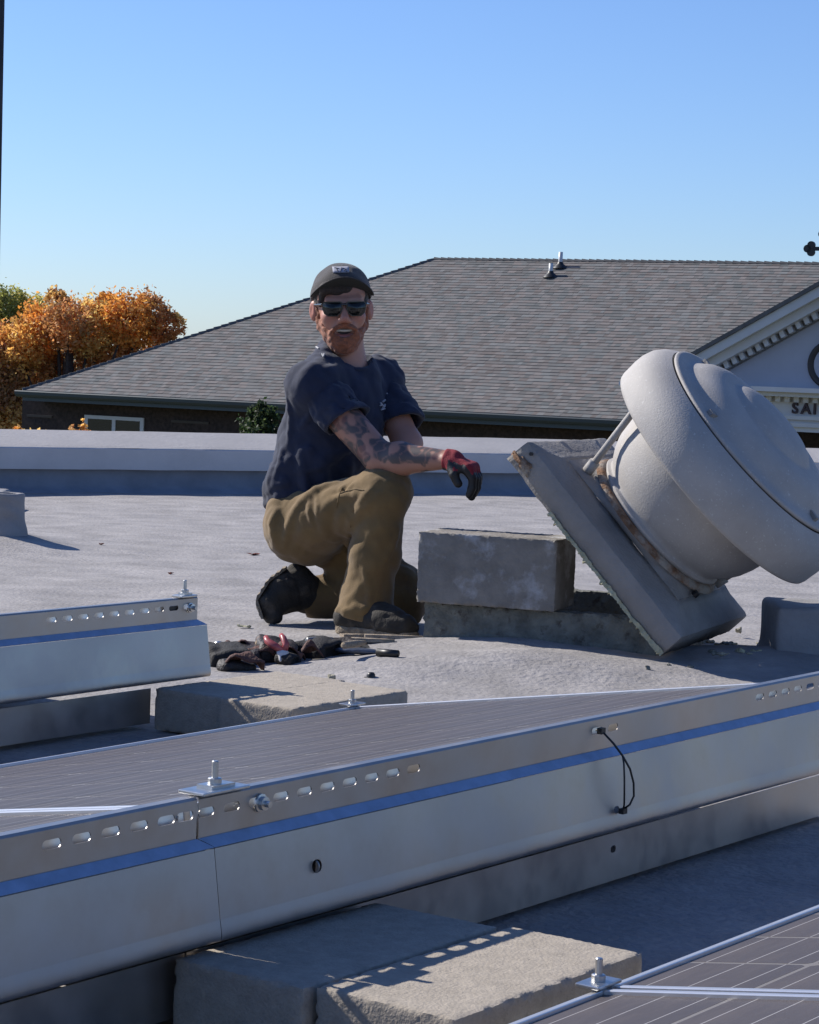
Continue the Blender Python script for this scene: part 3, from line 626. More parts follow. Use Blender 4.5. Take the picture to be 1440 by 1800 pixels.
# debris around the curb's right corner
M['chips'] = mat('foam_chip', (.50, .47, .36), .95, c2=(.2, .19, .15), vs=60, bump=1, bs=90)
def chunk(name, p, r, m, label, cat, seed=1, sq=(1, 1, .6), group=None):
    rs_ = np.random.RandomState(seed); p = np.array(p)
    f = Field(p-r*1.6, p+r*1.6, r/7); f.ell(p, np.array([r, r, r])*np.array(sq), k=0); f.noise(r*.22, 2.6/r, 6, seed=seed)
    for i in range(4):
        d = rs_.normal(size=3); d /= np.linalg.norm(d); f.half(p+d*r*.55, d, k=r*.1)
    return tag(fobj(name, f, m, loc=p), label, cat, group)
def onroof(u, v, dz=0):
    p = atz(u, v, Z0)
    for _ in range(4): p = atz(u, v, float(roof_h(np.array(p[0]), np.array(p[1])))+dz)
    return p
chunk('foam_chunk', onroof(583, 1191, .008), .015, M['chips'], 'pale foam chunk on the roof left of the black cap, above the tan blocks', 'debris', 3)
t = thing('cable_gland', onroof(652, 1194), 'small black plastic cap on the roof above the tan blocks', 'plastic cap')
p = onroof(652, 1194); MB().lathe(p, [0, 0, 1], [(0, .011), (.012, .0105), (.017, .007), (.018, 0)], 12).build('cap', M['black'], t, True)
MB().box(p+np.array([-.016, -.004, .001]), [.034, 0, 0], [0, .01, 0], [0, 0, .004]).build('tab', M['black'], t)
chunk('foam_chunk', onroof(434, 1101, .006), .021, M['foam'], 'flat yellowish foam scrap at the tip of the man\'s rear boot', 'debris', 7, (1.2, .7, .3))
rs = random.Random(5)
gr = 'torn foam scraps right of the ventilator base'
for i in range(16):
    u, v = rs.uniform(1235, 1345), rs.uniform(1128, 1150); chunk('foam_scrap', onroof(u, v, .004), rs.uniform(.008, .02), rs.choice([M['foam'], M['chips'], M['curbwood'], M['curbwood']]), 'dark and yellowish torn foam scrap by the ventilator\'s lower right corner', 'debris', i+20, (1.3, .8, .4), gr)
chunk('foam_chunk', onroof(1300, 1108, .022), .012, M['chips'], 'tiny pale foam bit at the ventilator\'s lower right corner', 'debris', 44)
for i, (u, v) in enumerate(((1105, 1180), (1120, 1184), (1140, 1176), (1175, 1168), (1215, 1172), (1160, 1186))):
    chunk('roof_crumb', onroof(u, v, .002), .006+.002*(i % 3), M['curbwood'], 'dark crumb of roofing in the shade before the ventilator', 'debris', i+60, (1.3, .9, .5), 'dark crumbs in the ventilator shade')
M['leafred'] = mat('dry_leaf', (.30, .09, .06), .8, var=.3, vs=60)
def leaf(p, r, m, label, grp=None, rot=0):
    pts = [(math.cos(a+rot)*r*(1 if k % 2 else .55), math.sin(a+rot)*r*(1 if k % 2 else .55)*.8) for k, a in enumerate([i*math.pi/5 for i in range(10)])]
    V = [(p[0]+x, p[1]+y, p[2]+.003+.006*abs(math.sin(k))) for k, (x, y) in enumerate(pts)]+[(p[0], p[1], p[2]+.001)]
    o = obj('fallen_leaf', V, [(k, (k+1) % 10, 10) for k in range(10)], m, loc=p); s = o.modifiers.new('t', 'SOLIDIFY'); s.thickness = .0008
    return tag(o, label, 'leaf', grp)
leaf(onroof(446, 976), .03, M['leafred'], 'red brown dry leaf on the sunlit roof left of the man')
for i, (u, v) in enumerate(((480, 921), (690, 900), (178, 958), (300, 1010), (1120, 1015))):
    leaf(onroof(u, v), .012, M['leafred'], 'tiny dry leaf fragment on the open roof', 'tiny leaf fragments on the roof', i)

# ================================================================== the church behind
bdA = np.array([.87, -.5, 0])/np.linalg.norm([.87, -.5]); bdI = np.array([-bdA[1], bdA[0], 0])   # along the eave, and into the building
K = .80                                               # scale fixed by the shingle courses
EL = np.array([-9.7, 58.3, 0])*K; ZE = CH-1.04*K
def BW(a, i, z): return EL+bdA*a+bdI*i+np.array([0, 0, z])
RW_ = 7.4*K; RISE = 3.73*K; BL = 40*K
ch = thing('church', BW(0, 0, GZ), 'long low church with grey shingle hip roof and a white pediment lettered SAI', 'church')
M['shingle'] = attr_mat('roof_shingle', 'tone', .9, .35, 30)
M['gutter'] = mat('dark_gutter', (.075, .095, .105), .45, .2)
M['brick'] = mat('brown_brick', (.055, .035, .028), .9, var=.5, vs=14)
M['white_wood'] = mat('painted_trim', (.78, .76, .74), .6, var=.05, vs=3)
M['stucco'] = mat('tympanum_wall', (.55, .55, .60), .7, var=.05, vs=2)
M['letters'] = mat('dark_red_letters', (.05, .02, .025), .5)
M['glassd'] = mat('dark_window_glass', (.02, .022, .025), .08, spec=.8)
def bpt(u, v, inn):                                   # photo point on a vertical plane parallel to the eave
    d = ray(u, v); t = ((EL+bdI*inn-np.array([0, 0, CH]))@bdI)/(d@bdI); P = np.array([0, 0, CH])+d*t; return float((P-EL)@bdA), float(P[2])
# roof planes: courses of shingles as real overlapping tabs
def shingle_plane(o0, dx, dup, length, slope_len, left_in, right_in, name, nc=52):
    """o0 lower-left corner, dx along the eave, dup up the slope; sides step in by left_in/right_in per metre up"""
    nrm = np.cross(dx, dup); nrm = nrm if nrm[2] > 0 else -nrm
    e = slope_len/nc; V = []; F = []; C = []; rs_ = random.Random(len(name)*7+int(length))
    for c in range(nc):
        y0 = c*e; y1 = y0+e*1.25; xl = left_in*y0; xr = length-right_in*y0; x = xl-rs_.uniform(0, .3)
        while x < xr:
            w = rs_.uniform(.07, .19); x2 = min(x+w, xr); x1 = max(x, xl); x += w
            if x2-x1 < .02: continue
            lift = .010 if rs_.random() < .5 else .007; lo = y0-(.012 if lift > .01 else 0)
            tl = min(y1, slope_len)
            q = [o0+dx*x1+dup*lo+nrm*(lift+.004), o0+dx*x2+dup*lo+nrm*(lift+.004), o0+dx*min(x2, length-right_in*tl)+dup*tl+nrm*.001, o0+dx*max(x1, left_in*tl)+dup*tl+nrm*.001,
                 o0+dx*x1+dup*lo-nrm*.006, o0+dx*x2+dup*lo-nrm*.006]
            k = len(V); V += q; F += [(k, k+1, k+2, k+3), (k+4, k+5, k+1, k)]
            b = rs_.choice([.092, .104, .115, .126, .136])*rs_.uniform(.93, 1.07); t_ = rs_.uniform(-.012, .014); C += [(b*1.02+t_, b*.985, b*.97-t_*.3)]*6
    o = obj(name, V, F, M['shingle'], ch); a = o.data.color_attributes.new('tone', 'FLOAT_COLOR', 'POINT')
    a.data.foreach_set('color', [z for c in C for z in (*c, 1)]); tag(o, kind='stuff'); return o
SL = math.hypot(RW_, RISE)
upf = (bdI*RW_+np.array([0, 0, RISE]))/SL
shingle_plane(BW(0, 0, ZE), bdA, upf, BL, SL, RW_/SL, RW_/SL, 'shingle_courses')
upl = (bdA*RW_+np.array([0, 0, RISE]))/SL
m = MB()
A0, A1, A2, A3 = BW(0, 0, ZE-.012), BW(BL, 0, ZE-.012), BW(BL, 2*RW_, ZE-.012), BW(0, 2*RW_, ZE-.012)
R0_, R1_ = BW(RW_, RW_, ZE+RISE-.012), BW(BL-RW_, RW_, ZE+RISE-.012)
m.add([A0, A1, A2, A3, R0_, R1_], [(0, 1, 5, 4), (1, 2, 5), (2, 3, 4, 5), (3, 0, 4), (0, 3, 2, 1)])
M['deck'] = mat('roof_deck', (.13, .13, .13), .9, var=.2, vs=6)
m.build('roof', M['deck'], ch)
roof_o = [o for o in ch.children if o.name.startswith('roof')][-1]
# ridge and hip caps
m = MB()
for (p, q) in ((A0, R0_), (R0_, R1_), (A1, R1_)):
    n_ = int(np.linalg.norm(q-p)/.16)
    for i in range(n_):
        s0 = p+(q-p)*i/n_; s1 = p+(q-p)*(i+1.1)/n_; m.tube([s0+rZ*.012, s1+rZ*.0], [.055, .045], 6)
tag(m.build('ridge_cap', M['deck'], roof_o), kind='stuff')
# eave: gutter and soffit, walls
m = MB(); gx = .11
for (d, z) in (): pass
def sweep(prof, a0, a1, name, mm, par_):
    V = []; n_ = len(prof)
    for a in (a0, a1): V += [BW(a, i, z) for i, z in prof]
    return MB().add(V, [(k, (k+1) % n_, (k+1) % n_+n_, k+n_) for k in range(n_)]+[tuple(range(n_))[::-1], tuple(range(n_, 2*n_))]).build(name, mm, par_)
sweep([(-.12, ZE+.0), (-.13, ZE-.02), (-.12, ZE-.08), (-.09, ZE-.12), (.0, ZE-.13), (.0, ZE-.02)], -.10, BL+.1, 'gutter', M['gutter'], roof_o)
sweep([(.003, ZE-.02), (.003, ZE-.20), (.03, ZE-.20), (.03, ZE-.02)], 0, BL, 'fascia_board', M['gutter'], roof_o)
sweep([(.03, ZE-.17), (.03, ZE-.185), (.9, ZE-.185), (.9, ZE-.17)], .03, BL-.03, 'soffit', M['gutter'], roof_o)
w0 = .55
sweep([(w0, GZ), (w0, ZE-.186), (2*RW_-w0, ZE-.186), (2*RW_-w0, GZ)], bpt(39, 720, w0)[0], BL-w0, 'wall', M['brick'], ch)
# windows below the eave
def window(par_, a0, a1, z0, z1, inn, cols=2):
    f = MB(); fw = .07
    f.box(BW(a0, inn-.03, z0), bdA*(a1-a0), bdI*.05, rZ*fw); f.box(BW(a0, inn-.03, z1-fw), bdA*(a1-a0), bdI*.05, rZ*fw)
    for c in range(cols+1): f.box(BW(a0+(a1-a0-fw*1.2)*c/cols, inn-.028, z0+fw), bdA*fw*1.2, bdI*.045, rZ*(z1-z0-2*fw))
    fo = f.build('window', M['white_wood'], par_)
    for c in range(cols):
        x0 = a0+(a1-a0)*c/cols+fw*.6; MB().box(BW(x0, inn-.012, z0+fw), bdA*((a1-a0)/cols-fw), bdI*.01, rZ*(z1-z0-2*fw)).build('pane', M['glassd'], fo)
    return fo
a0, z1 = bpt(150, 729, w0); a1, _ = bpt(254, 733, w0)
window(ch, a0, a1, z1-1.3, z1, w0)
for (u0, u1) in ((302, 368), (800, 880)):
    a0, z1 = bpt(u0, 737, w0); a1, _ = bpt(u1, 737, w0)
    MB().box(BW(a0, w0-.02, z1-.06), bdA*(a1-a0), bdI*.03, rZ*.05).build('window_lintel', mat('dark_lintel', (.09, .07, .055), .8), ch)
a0, z1 = bpt(48, 728, w0); a1, _ = bpt(92, 728, w0)
MB().box(BW(a0, w0-.02, z1-.05), bdA*(a1-a0), bdI*.03, rZ*.05).build('window_lintel', bpy.data.materials['dark_lintel'], ch)
# plumbing vents on the roof slope
def roofpt(u, v):
    d = ray(u, v); nrm = np.cross(bdA, upf); t = ((BW(0, 0, ZE)-np.array([0, 0, CH]))@nrm)/(d@nrm); return np.array([0, 0, CH])+d*t
M['pvc'] = mat('white_pipe', (.75, .75, .74), .4)
for (u, v, vtop, lab) in ((968, 486, 463, 'nearer white plumbing pipe on the church roof, lower of the two'), (985, 470, 443, 'farther white plumbing pipe at the church ridge, rising above it')):
    p = roofpt(u, v); t = thing('vent_pipe', p, lab, 'vent pipe', 'white plumbing pipes on the church roof'); hh = (v-vtop)/CF*p[1]
    MB().tube([p-rZ*.05, p+rZ*hh], .042, 12).build('pipe', M['pvc'], t, True)
    MB().lathe(p-rZ*.02, [0, 0, 1], [(0, .16), (.05, .12), (.09, .065), (.13, .05)], 14).build('flashing', M['black'], t, True)
# ---------------- pediment (portico)
PI_ = -3.2*K                                          # portico face, in front of the eave
aC, zApex = bpt(1468, 494, PI_); aL, zrk = bpt(1229, 627, PI_)
slope = (zApex-zrk)/(aC-aL); _, zB = bpt(1400, 685, PI_)
_, zb2 = bpt(1400, 700, PI_); _, zf2 = bpt(1400, 734, PI_); _, zop = bpt(1420, 762, PI_)
half_w = (zApex-zB)/slope+.25
ped = 0
def rakeband(d0, d1, in0, in1, name, mm, lim0=0.):    # band parallel to the rake, d measured square to it, downwards
    c = math.cos(math.atan(slope)); V = []; Fc = []
    for sgn in (-1, 1):
        k = len(V)
        for inn in (in0, in1):
            for d in (d0, d1):
                zz = zApex-d/c
                V += [BW(aC, PI_+inn, zz), BW(aC+sgn*(half_w-lim0), PI_+inn, zz-slope*(half_w-lim0))]
        Fc += [tuple(k+i for i in f) for f in [(0, 1, 3, 2), (4, 6, 7, 5), (0, 4, 5, 1), (2, 3, 7, 6), (1, 5, 7, 3)]]
    return MB().add(V, Fc).build(name, mm, ch)
rakeband(-.03, .03, -.42, 3.4*K, 'portico_roof', M['deck'])
rakeband(.032, .17, -.38, .02, 'rake_cornice', M['white_wood'])
rakeband(.172, .30, -.26, .02, 'rake_moulding', M['white_wood'])
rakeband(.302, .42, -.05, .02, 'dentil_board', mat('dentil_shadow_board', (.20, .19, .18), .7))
MB().add([BW(aC-half_w+.3, PI_+.0, zB), BW(aC+half_w-.3, PI_, zB), BW(aC, PI_, zApex-.25), BW(aC-half_w+.3, PI_+.1, zB), BW(aC+half_w-.3, PI_+.1, zB), BW(aC, PI_+.1, zApex-.25)], [(0, 1, 2), (5, 4, 3), (0, 3, 4, 1), (1, 4, 5, 2), (2, 5, 3, 0)]).build('tympanum', M['stucco'], ch)
c_ = math.cos(math.atan(slope)); s_ = math.sin(math.atan(slope)); me = None
nd = int(half_w/c_/.145)
for sgn in (-1, 1):
    for i in range(3, nd):
        l = i*.145; p = BW(aC, PI_-.16, zApex)+(bdA*sgn*c_-rZ*s_)*l-(rZ*c_+bdA*sgn*s_)*.302
        if me is None:
            tmp = MB().box([0, 0, 0], bdA*sgn*c_*.075-rZ*s_*.075, bdI*.12, -(rZ*c_+bdA*sgn*s_)*.10)
        tmp = MB().box(p, (bdA*sgn*c_-rZ*s_)*.075, bdI*.12, -(rZ*c_+bdA*sgn*s_)*.10); tmp.build('dentil', M['white_wood'], ch)
def hband(z0, z1, out, name, mm, hw=None):
    hw = hw or half_w; return MB().box(BW(aC-hw, PI_-out, z0), bdA*2*hw, bdI*(out+.1), rZ*(z1-z0)).build(name, mm, ch)
hband(zB-.04, zB+.03, .42, 'cornice', M['white_wood'], half_w+.1)
hband(zb2+.02, zB-.042, .30, 'cornice_moulding', M['white_wood'])
hband(zf2-.1, zb2+.018, .03, 'frieze', M['white_wood'], half_w-.25)
for i in range(int(2*half_w/.15)):
    MB().box(BW(aC-half_w+.15*i, PI_-.14, zb2-.06), bdA*.08, bdI*.11, rZ*.078).build('dentil', M['white_wood'], ch)
hband(zf2-.03, zf2+.03, .09, 'architrave', M['white_wood'], half_w-.22)
hband(zf2-.14, zf2-.08, .07, 'architrave', M['white_wood'], half_w-.22)
hband(zop+.02, zf2-.142, .02, 'beam', M['white_wood'], half_w-.28)
# columns under the portico (hidden by the parapet from the photo's viewpoint)
for q in (-.92, -.35, .35, .92):
    MB().lathe(BW(aC+q*(half_w-.5), PI_+.25, GZ), [0, 0, 1], [(0, .34), (.15, .34), (.18, .25), (zop-GZ-.25, .21), (zop-GZ-.2, .28), (zop-GZ+.02, .28)], 20).build('column', M['white_wood'], ch, True)
# round window
cw, zw = bpt(1462, 641, PI_); r_ = (bpt(1462, 598, PI_)[1]-zw)
MB().lathe(BW(cw, PI_+.02, zw), -bdI, [(0, r_), (.06, r_), (.07, r_*.9), (.03, r_*.74), (0, r_*.72)], 40).build('round_window', mat('dark_ring', (.055, .045, .04), .6), ch, True)
rwo = [o for o in ch.children if o.name.startswith('round_window')][-1]
MB().lathe(BW(cw, PI_+.0, zw), -bdI, [(.012, r_*.75), (.014, 0)], 32).build('pane', M['stucco'], rwo)
# lettering on the frieze
lz0 = bpt(1400, 727, PI_)[1]; lz1 = bpt(1400, 707.5, PI_)[1]; la = bpt(1395, 717, PI_)[0]; la2 = bpt(1440, 717, PI_)[0]
def letter(chr_, a):
    cu = bpy.data.curves.new('letter', 'FONT'); cu.body = chr_; cu.size = 1; cu.extrude = .03; cu.offset = .018
    o = bpy.data.objects.new('tmp', cu); COL.objects.link(o); dg = bpy.context.evaluated_depsgraph_get(); me = bpy.data.meshes.new_from_object(o.evaluated_get(dg))
    bpy.data.objects.remove(o); co = np.array([v.co[:] for v in me.vertices]); co[:, :2] -= co[:, :2].min(0); s = (lz1-lz0)/co[:, 1].max(); co[:, :2] *= s
    V = [BW(a+c[0], PI_-.045-c[2], lz0+c[1]) for c in co]; obj('letter', V, [tuple(p.vertices) for p in me.polygons], M['letters'], ch); return co[:, 0].max()
x = la
for c in 'SAI': x += letter(c, x)+(la2-la)*.10
# porch wall and sunlit step behind the opening, right of the ventilator
MB().box(BW(aC-half_w+.4, PI_+2.4*K, GZ), bdA*(2*half_w-.8), bdI*.06, rZ*(zop-GZ+.1)).build('porch_wall', M['brick'], ch)
# cross finial on the gable
crs = thing('roof_cross', BW(aC, PI_-.1, zApex), 'dark metal cross with clover shaped arm ends at the right picture edge', 'cross')
au, _z = bpt(1455, 438, PI_); cc = BW(au, PI_-.1, bpt(1455, 438, PI_)[1]); sc_ = (bpt(1455, 0, PI_)[0]-bpt(1421, 0, PI_)[0])
m = MB(); al = abs(bpt(1455, 438, PI_)[0]-bpt(1420, 438, PI_)[0])
th = .03
m.box(cc-bdA*al*.7-rZ*th-bdI*.02, bdA*al*1.4, bdI*.04, rZ*2*th)
m.box(cc-bdA*th-bdI*.021-rZ*(cc[2]-zApex-.02), bdA*2*th, bdI*.042, rZ*(cc[2]-zApex-.02+al*.7))
m.build('beam', M['black'], crs)
for d in (bdA, -bdA, rZ):
    m = MB()
    o_ = cc+d*al*.7; sd_ = rZ if abs(d[2]) < .5 else bdA
    for q in (o_+d*al*.18, o_+sd_*al*.17, o_-sd_*al*.17): m.lathe(q-bdI*.025, bdI, [(0, 0), (0, al*.19), (.05, al*.19), (.05, 0)], 14)
    m.build('clover_end', M['black'], crs)

# utility pole at the left edge
pp = at(-16, 800, 24.); q_top = at(4, -250, 24.); pb = pp+(pp-q_top)*((pp[2]-GZ)/(q_top[2]-pp[2]))
up_ = thing('utility_pole', [pb[0], 24, GZ], 'thin dark weathered utility pole running up the left picture edge', 'pole')
MB().tube([pb, q_top], [.056, .050], 14).build('post', mat('weathered_pole', (.07, .06, .055), .9, var=.4, vs=20, stretch=(1, 1, .1)), up_, True)
MB().tube([q_top, q_top+np.array([0, 0, .06])], [.062, .058], 14).build('pole_cap', M['steel'], up_, True)

# ================================================================== trees
def leaf_mesh(name, lumps, nl, size, tones, seed, parent, matn):
    """many leaf-sized faces spread through lumpy crown volumes, each lump with its own hue"""
    rs_ = np.random.RandomState(seed); V = []; C = []; tot = sum(r**2 for _, r, *_ in lumps)
    for li, (c, r, *sq) in enumerate(lumps):
        n = int(nl*r*r/tot); tn = np.array(tones[rs_.randint(len(tones))])
        # twigs: leaves gather in clumps
        nc = max(6, n//26); d = rs_.normal(size=(nc, 3)); d /= np.linalg.norm(d, axis=1)[:, None]; cc = np.array(c)+d*(r*rs_.uniform(.45, 1.05, nc)**.6)[:, None]*np.array(sq[0] if sq else (1, 1, 1))
        cs_ = rs_.uniform(.10, .24, nc)*r; ct = rs_.uniform(.55, 1.35, nc)
        k = rs_.randint(0, nc, n); p = cc[k]+rs_.normal(size=(n, 3))*cs_[k][:, None]
        a = rs_.normal(size=(n, 3)); a /= np.linalg.norm(a, axis=1)[:, None]; b = np.cross(a, rs_.normal(size=(n, 3))); b /= np.linalg.norm(b, axis=1)[:, None]
        s = (size*rs_.uniform(.6, 1.3, n))[:, None]
        q = np.stack([p-a*s, p-b*s*.55+a*s*.1, p+a*s, p+b*s*.55+a*s*.1], 1); V.append(q.reshape(-1, 3))
        alt = np.array([tones[t] for t in rs_.randint(0, len(tones), n)]); mixw = rs_.uniform(0, 1, n)[:, None]*.5
        col = (tn*(1-mixw)+alt*mixw)*ct[k][:, None]*rs_.uniform(.75, 1.25, n)[:, None]; C.append(np.repeat(np.clip(col, 0, 1), 4, 0))
    V = np.concatenate(V); C = np.concatenate(C); F = np.arange(len(V)).reshape(-1, 4)
    me = bpy.data.meshes.new(name); V = V-ORG[parent.name]; me.vertices.add(len(V)); me.vertices.foreach_set('co', V.ravel()); me.loops.add(len(V)); me.loops.foreach_set('vertex_index', F.ravel())
    me.polygons.add(len(F)); me.polygons.foreach_set('loop_start', np.arange(len(F))*4); me.update(calc_edges=True); me.materials.append(matn)
    o = bpy.data.objects.new(name, me); COL.objects.link(o); o.parent = parent; ORG[o.name] = ORG[parent.name]
    a = me.color_attributes.new('tone', 'FLOAT_COLOR', 'POINT'); a.data.foreach_set('color', np.concatenate([C, np.ones((len(C), 1))], 1).ravel()); return o
def leafmat(name, tr=.35):
    m = attr_mat(name, 'tone', .6); nt = m.node_tree; N = nt.nodes; L = nt.links; b = N['Principled BSDF']; out = N['Material Output']
    t = N.new('ShaderNodeBsdfTranslucent'); a = [n for n in N if n.type == 'ATTRIBUTE'][0]; L.new(a.outputs['Color'], t.inputs[0])
    mx = N.new('ShaderNodeMixShader'); mx.inputs[0].default_value = tr; L.new(b.outputs[0], mx.inputs[1]); L.new(t.outputs[0], mx.inputs[2]); L.new(mx.outputs[0], out.inputs[0]); return m
M['leafm'] = leafmat('autumn_leaf', .5)
M['bark'] = mat('bark', (.07, .055, .045), .95, var=.4, vs=20, bump=.8, bs=30)
def limbs(t, base, top, lumps, r0):
    m = MB(); base = np.array(base); top = np.array(top)
    m.tube([base, base*.6+top*.4+np.array([.08, 0, 0]), top], [r0, r0*.75, r0*.45], 10); m.build('trunk', M['bark'], t, True)
    m = MB()
    for i, l in enumerate(lumps):
        c = np.array(l[0]); s = base*(.55-.03*(i % 6))+top*(.45+.03*(i % 6)); mid = (s+c)/2+np.array([0, 0, -.12*np.linalg.norm(c-s)*.5])
        m.tube([s, mid, c], [r0*.35, r0*.2, r0*.06], 6)
    m.build('limb', M['bark'], t, True)
def px_lumps(L, y): return [(at(u, v, y+dy), r/CF*y) for (u, v, r, dy) in L]
OR = [(.80, .36, .07), (.88, .50, .13), (.66, .26, .08), (.85, .58, .20), (.62, .32, .13), (.48, .25, .11)]
ty = 53.
base = at(120, 700, ty); base[2] = GZ
t = thing('maple_tree', base, 'orange autumn maple standing beyond the left end of the church roof', 'tree', 'trees behind the church')
L1 = px_lumps([(292, 577, 30, 0), (262, 548, 32, .3), (225, 560, 42, -.3), (190, 545, 30, .4), (160, 575, 48, 0), (120, 570, 40, -.4), (100, 530, 22, 0), (98, 512, 12, .1), (70, 585, 45, .3), (30, 610, 45, -.2), (200, 610, 50, .6), (130, 640, 55, .8),
               (10, 650, 45, 0), (-30, 620, 60, .3), (60, 655, 45, .5), (-5, 700, 42, -.2), (-40, 690, 60, .2), (15, 735, 34, -.3), (-25, 760, 60, 0), (250, 600, 40, .7), (314, 566, 12, 0)], ty)
limbs(t, base, at(120, 620, ty), L1, .26); leaf_mesh('crown', L1, 64000, .050, OR, 4, t, M['leafm'])
ty = 62.; base = at(30, 700, ty); base[2] = GZ
t = thing('locust_tree', base, 'yellow green tree at the left edge behind the orange maple', 'tree', 'trees behind the church')
L1 = px_lumps([(10, 545, 38, 0), (45, 548, 34, .4), (-30, 560, 50, 0), (15, 590, 42, .2), (60, 590, 40, .4), (-10, 620, 50, 0), (75, 560, 26, 0), (30, 640, 60, 0), (0, 525, 16, 0)], ty)
limbs(t, base, at(30, 600, ty), L1, .25); leaf_mesh('crown', L1, 28000, .048, [(.46, .42, .10), (.60, .50, .13), (.70, .48, .11), (.30, .32, .09)], 5, t, M['leafm'])
ty = 34.; base = at(458, 760, ty); base[2] = GZ
t = thing('shrub_tree', base, 'small dark green leafy tree top showing over the parapet left of the man', 'tree')
L1 = px_lumps([(455, 728, 20, 0), (440, 742, 18, .1), (474, 740, 20, -.1), (460, 716, 10, 0), (478, 722, 9, 0), (458, 770, 38, 0), (450, 830, 50, 0), (480, 800, 40, .2)], ty)
limbs(t, base, at(458, 745, ty), L1, .07); leaf_mesh('crown', L1, 7000, .035, [(.06, .09, .03), (.10, .13, .045), (.04, .07, .025), (.17, .19, .08)], 6, t, M['leafm'])
ty = 30.; base = at(120, 790, ty); base[2] = GZ
t = thing('maple_sapling', base, 'few red orange leaf tips just above the parapet at the left', 'sapling')
L1 = px_lumps([(127, 757, 9, 0), (148, 745, 8, 0), (138, 770, 20, 0), (32, 757, 9, .4), (60, 790, 40, .4), (120, 800, 40, 0)], ty)
limbs(t, base, at(110, 790, ty), L1, .04); leaf_mesh('crown', L1, 1500, .04, OR, 7, t, M['leafm'])

# ================================================================== tool belt and tools
M['grip2'] = mat('grey_grip', (.16, .17, .19), .4); M['tan'] = mat('split_wood', (.42, .34, .25), .9, var=.35, vs=30, stretch=(1, 6, 6), bump=.7, bs=60); M['webbing'] = mat('black_webbing', (.02, .018, .018), .8, bump=.4, bs=200)
M['leather'] = add_mix_noise(mat('dark_leather', (.020, .013, .011), .6, var=.4, vs=30, bump=.5, bs=120), (.085, .038, .028), 14, .54, .64)
bl = onroof(530, 1165)
tb = thing('tool_belt', bl, 'crumpled dark brown leather tool belt lying in front of the man\'s boots', 'tool belt')
y0_ = 6.28
def G(u, v, y): return at(u, v, y)
for k_, (u, v, sx, sy, sz, r_) in enumerate(((396, 1166, .052, .060, .022, .35), (440, 1160, .044, .070, .018, -.25), (486, 1158, .050, .055, .024, .15), (556, 1152, .045, .062, .020, -.4), (600, 1146, .036, .045, .016, .3), (415, 1178, .045, .024, .012, .5), (505, 1166, .028, .022, .012, -.6))):
    c = onroof(u, v)+rZ*(sz*.85); Bx = basis([math.cos(r_), math.sin(r_), .12*math.sin(k_*2.)], [-math.sin(r_), math.cos(r_), .1], [-.12*math.sin(k_*2.), -.1, 1])
    f = Field(c-.12, c+.12, .005); f.rbox(c, [sx, sy, sz], Bx, rr=.011, k=0); f.noise(.0035, 34, 8, seed=3+k_, ridge=True); f.rbox(c+Bx[0]*sx, [.012, sy*.72, sz*.55], Bx, rr=.004, k=.004, op='sub'); fobj('pouch', f, M['leather'] if k_ % 3 else M['webbing'], tb)
for (u0, v0, u1, v1, m_) in ((540, 1141, 583, 1135, 'grip2'), (604, 1150, 640, 1141, 'tan'), (452, 1146, 480, 1141, 'tan')):
    a_ = onroof(u0, v0+12)+rZ*.04; b_ = onroof(u1, v1+12)+rZ*.035; MB().tube([a_, a_*.4+b_*.6, b_], [.009, .010, .006], 10).build('tool_handle', M[m_], tb, True)
M['flap'] = mat('brown_suede', (.12, .055, .042), .8, var=.35, vs=40, bump=.5, bs=150)
for k_, (u, v, w_, l_, r_) in enumerate(((392, 1146, .05, .07, .4), (425, 1142, .04, .09, -.2), (455, 1150, .045, .08, .2), (505, 1148, .05, .09, -.3), (430, 1165, .04, .10, .1), (545, 1146, .035, .07, .3))):
    c = onroof(u, v+14)+np.array([0, 0, .045]); d_ = np.array([math.cos(r_), math.sin(r_)*.6, 0]); s_ = np.array([-d_[1], d_[0], 0]); V = []
    for i in range(9):
        for j in range(5):
            a, b_ = i/8-.5, j/4-.5; V.append(c+d_*a*l_+s_*b_*w_+rZ*(.012*math.sin(a*7+k_)*math.cos(b_*4+k_*2)-.05*(b_+.1)**2-.10*a*a))
    fl_ = obj('flap', V, [(i*5+j, (i+1)*5+j, (i+1)*5+j+1, i*5+j+1) for i in range(8) for j in range(4)], M['flap'], tb, True); q_ = fl_.modifiers.new('t', 'SOLIDIFY'); q_.thickness = .003
M['webbing'] = mat('black_webbing', (.02, .018, .018), .8, bump=.4, bs=200)
def ribbon(pts, w, th_, name, m, parent, up=rZ):
    pts = [np.array(p) for p in pts]; V = []; F = []
    for i, p in enumerate(pts):
        t_ = pts[min(i+1, len(pts)-1)]-pts[max(i-1, 0)]; s_ = np.cross(t_, up); s_ /= np.linalg.norm(s_); u_ = np.cross(s_, t_); u_ /= np.linalg.norm(u_)
        V += [p-s_*w/2, p+s_*w/2, p+s_*w/2+u_*th_, p-s_*w/2+u_*th_]
    for i in range(len(pts)-1):
        for k in range(4): F.append((i*4+k, i*4+(k+1) % 4, (i+1)*4+(k+1) % 4, (i+1)*4+k))
    F += [(0, 1, 2, 3)[::-1], tuple((len(pts)-1)*4+k for k in range(4))]
    return obj(name, V, F, m, parent)
ribbon([G(368, 1183, 6.02), G(410, 1176, 6.05), G(450, 1180, 6.03), G(520, 1170, 6.1), G(600, 1158, 6.2), G(680, 1147, 6.3)], .045, .006, 'strap', M['webbing'], tb)
ribbon([G(560, 1150, 6.27), G(590, 1138, 6.33), G(630, 1140, 6.33), G(660, 1146, 6.3), G(686, 1150, 6.28)], .05, .012, 'strap', M['webbing'], tb)
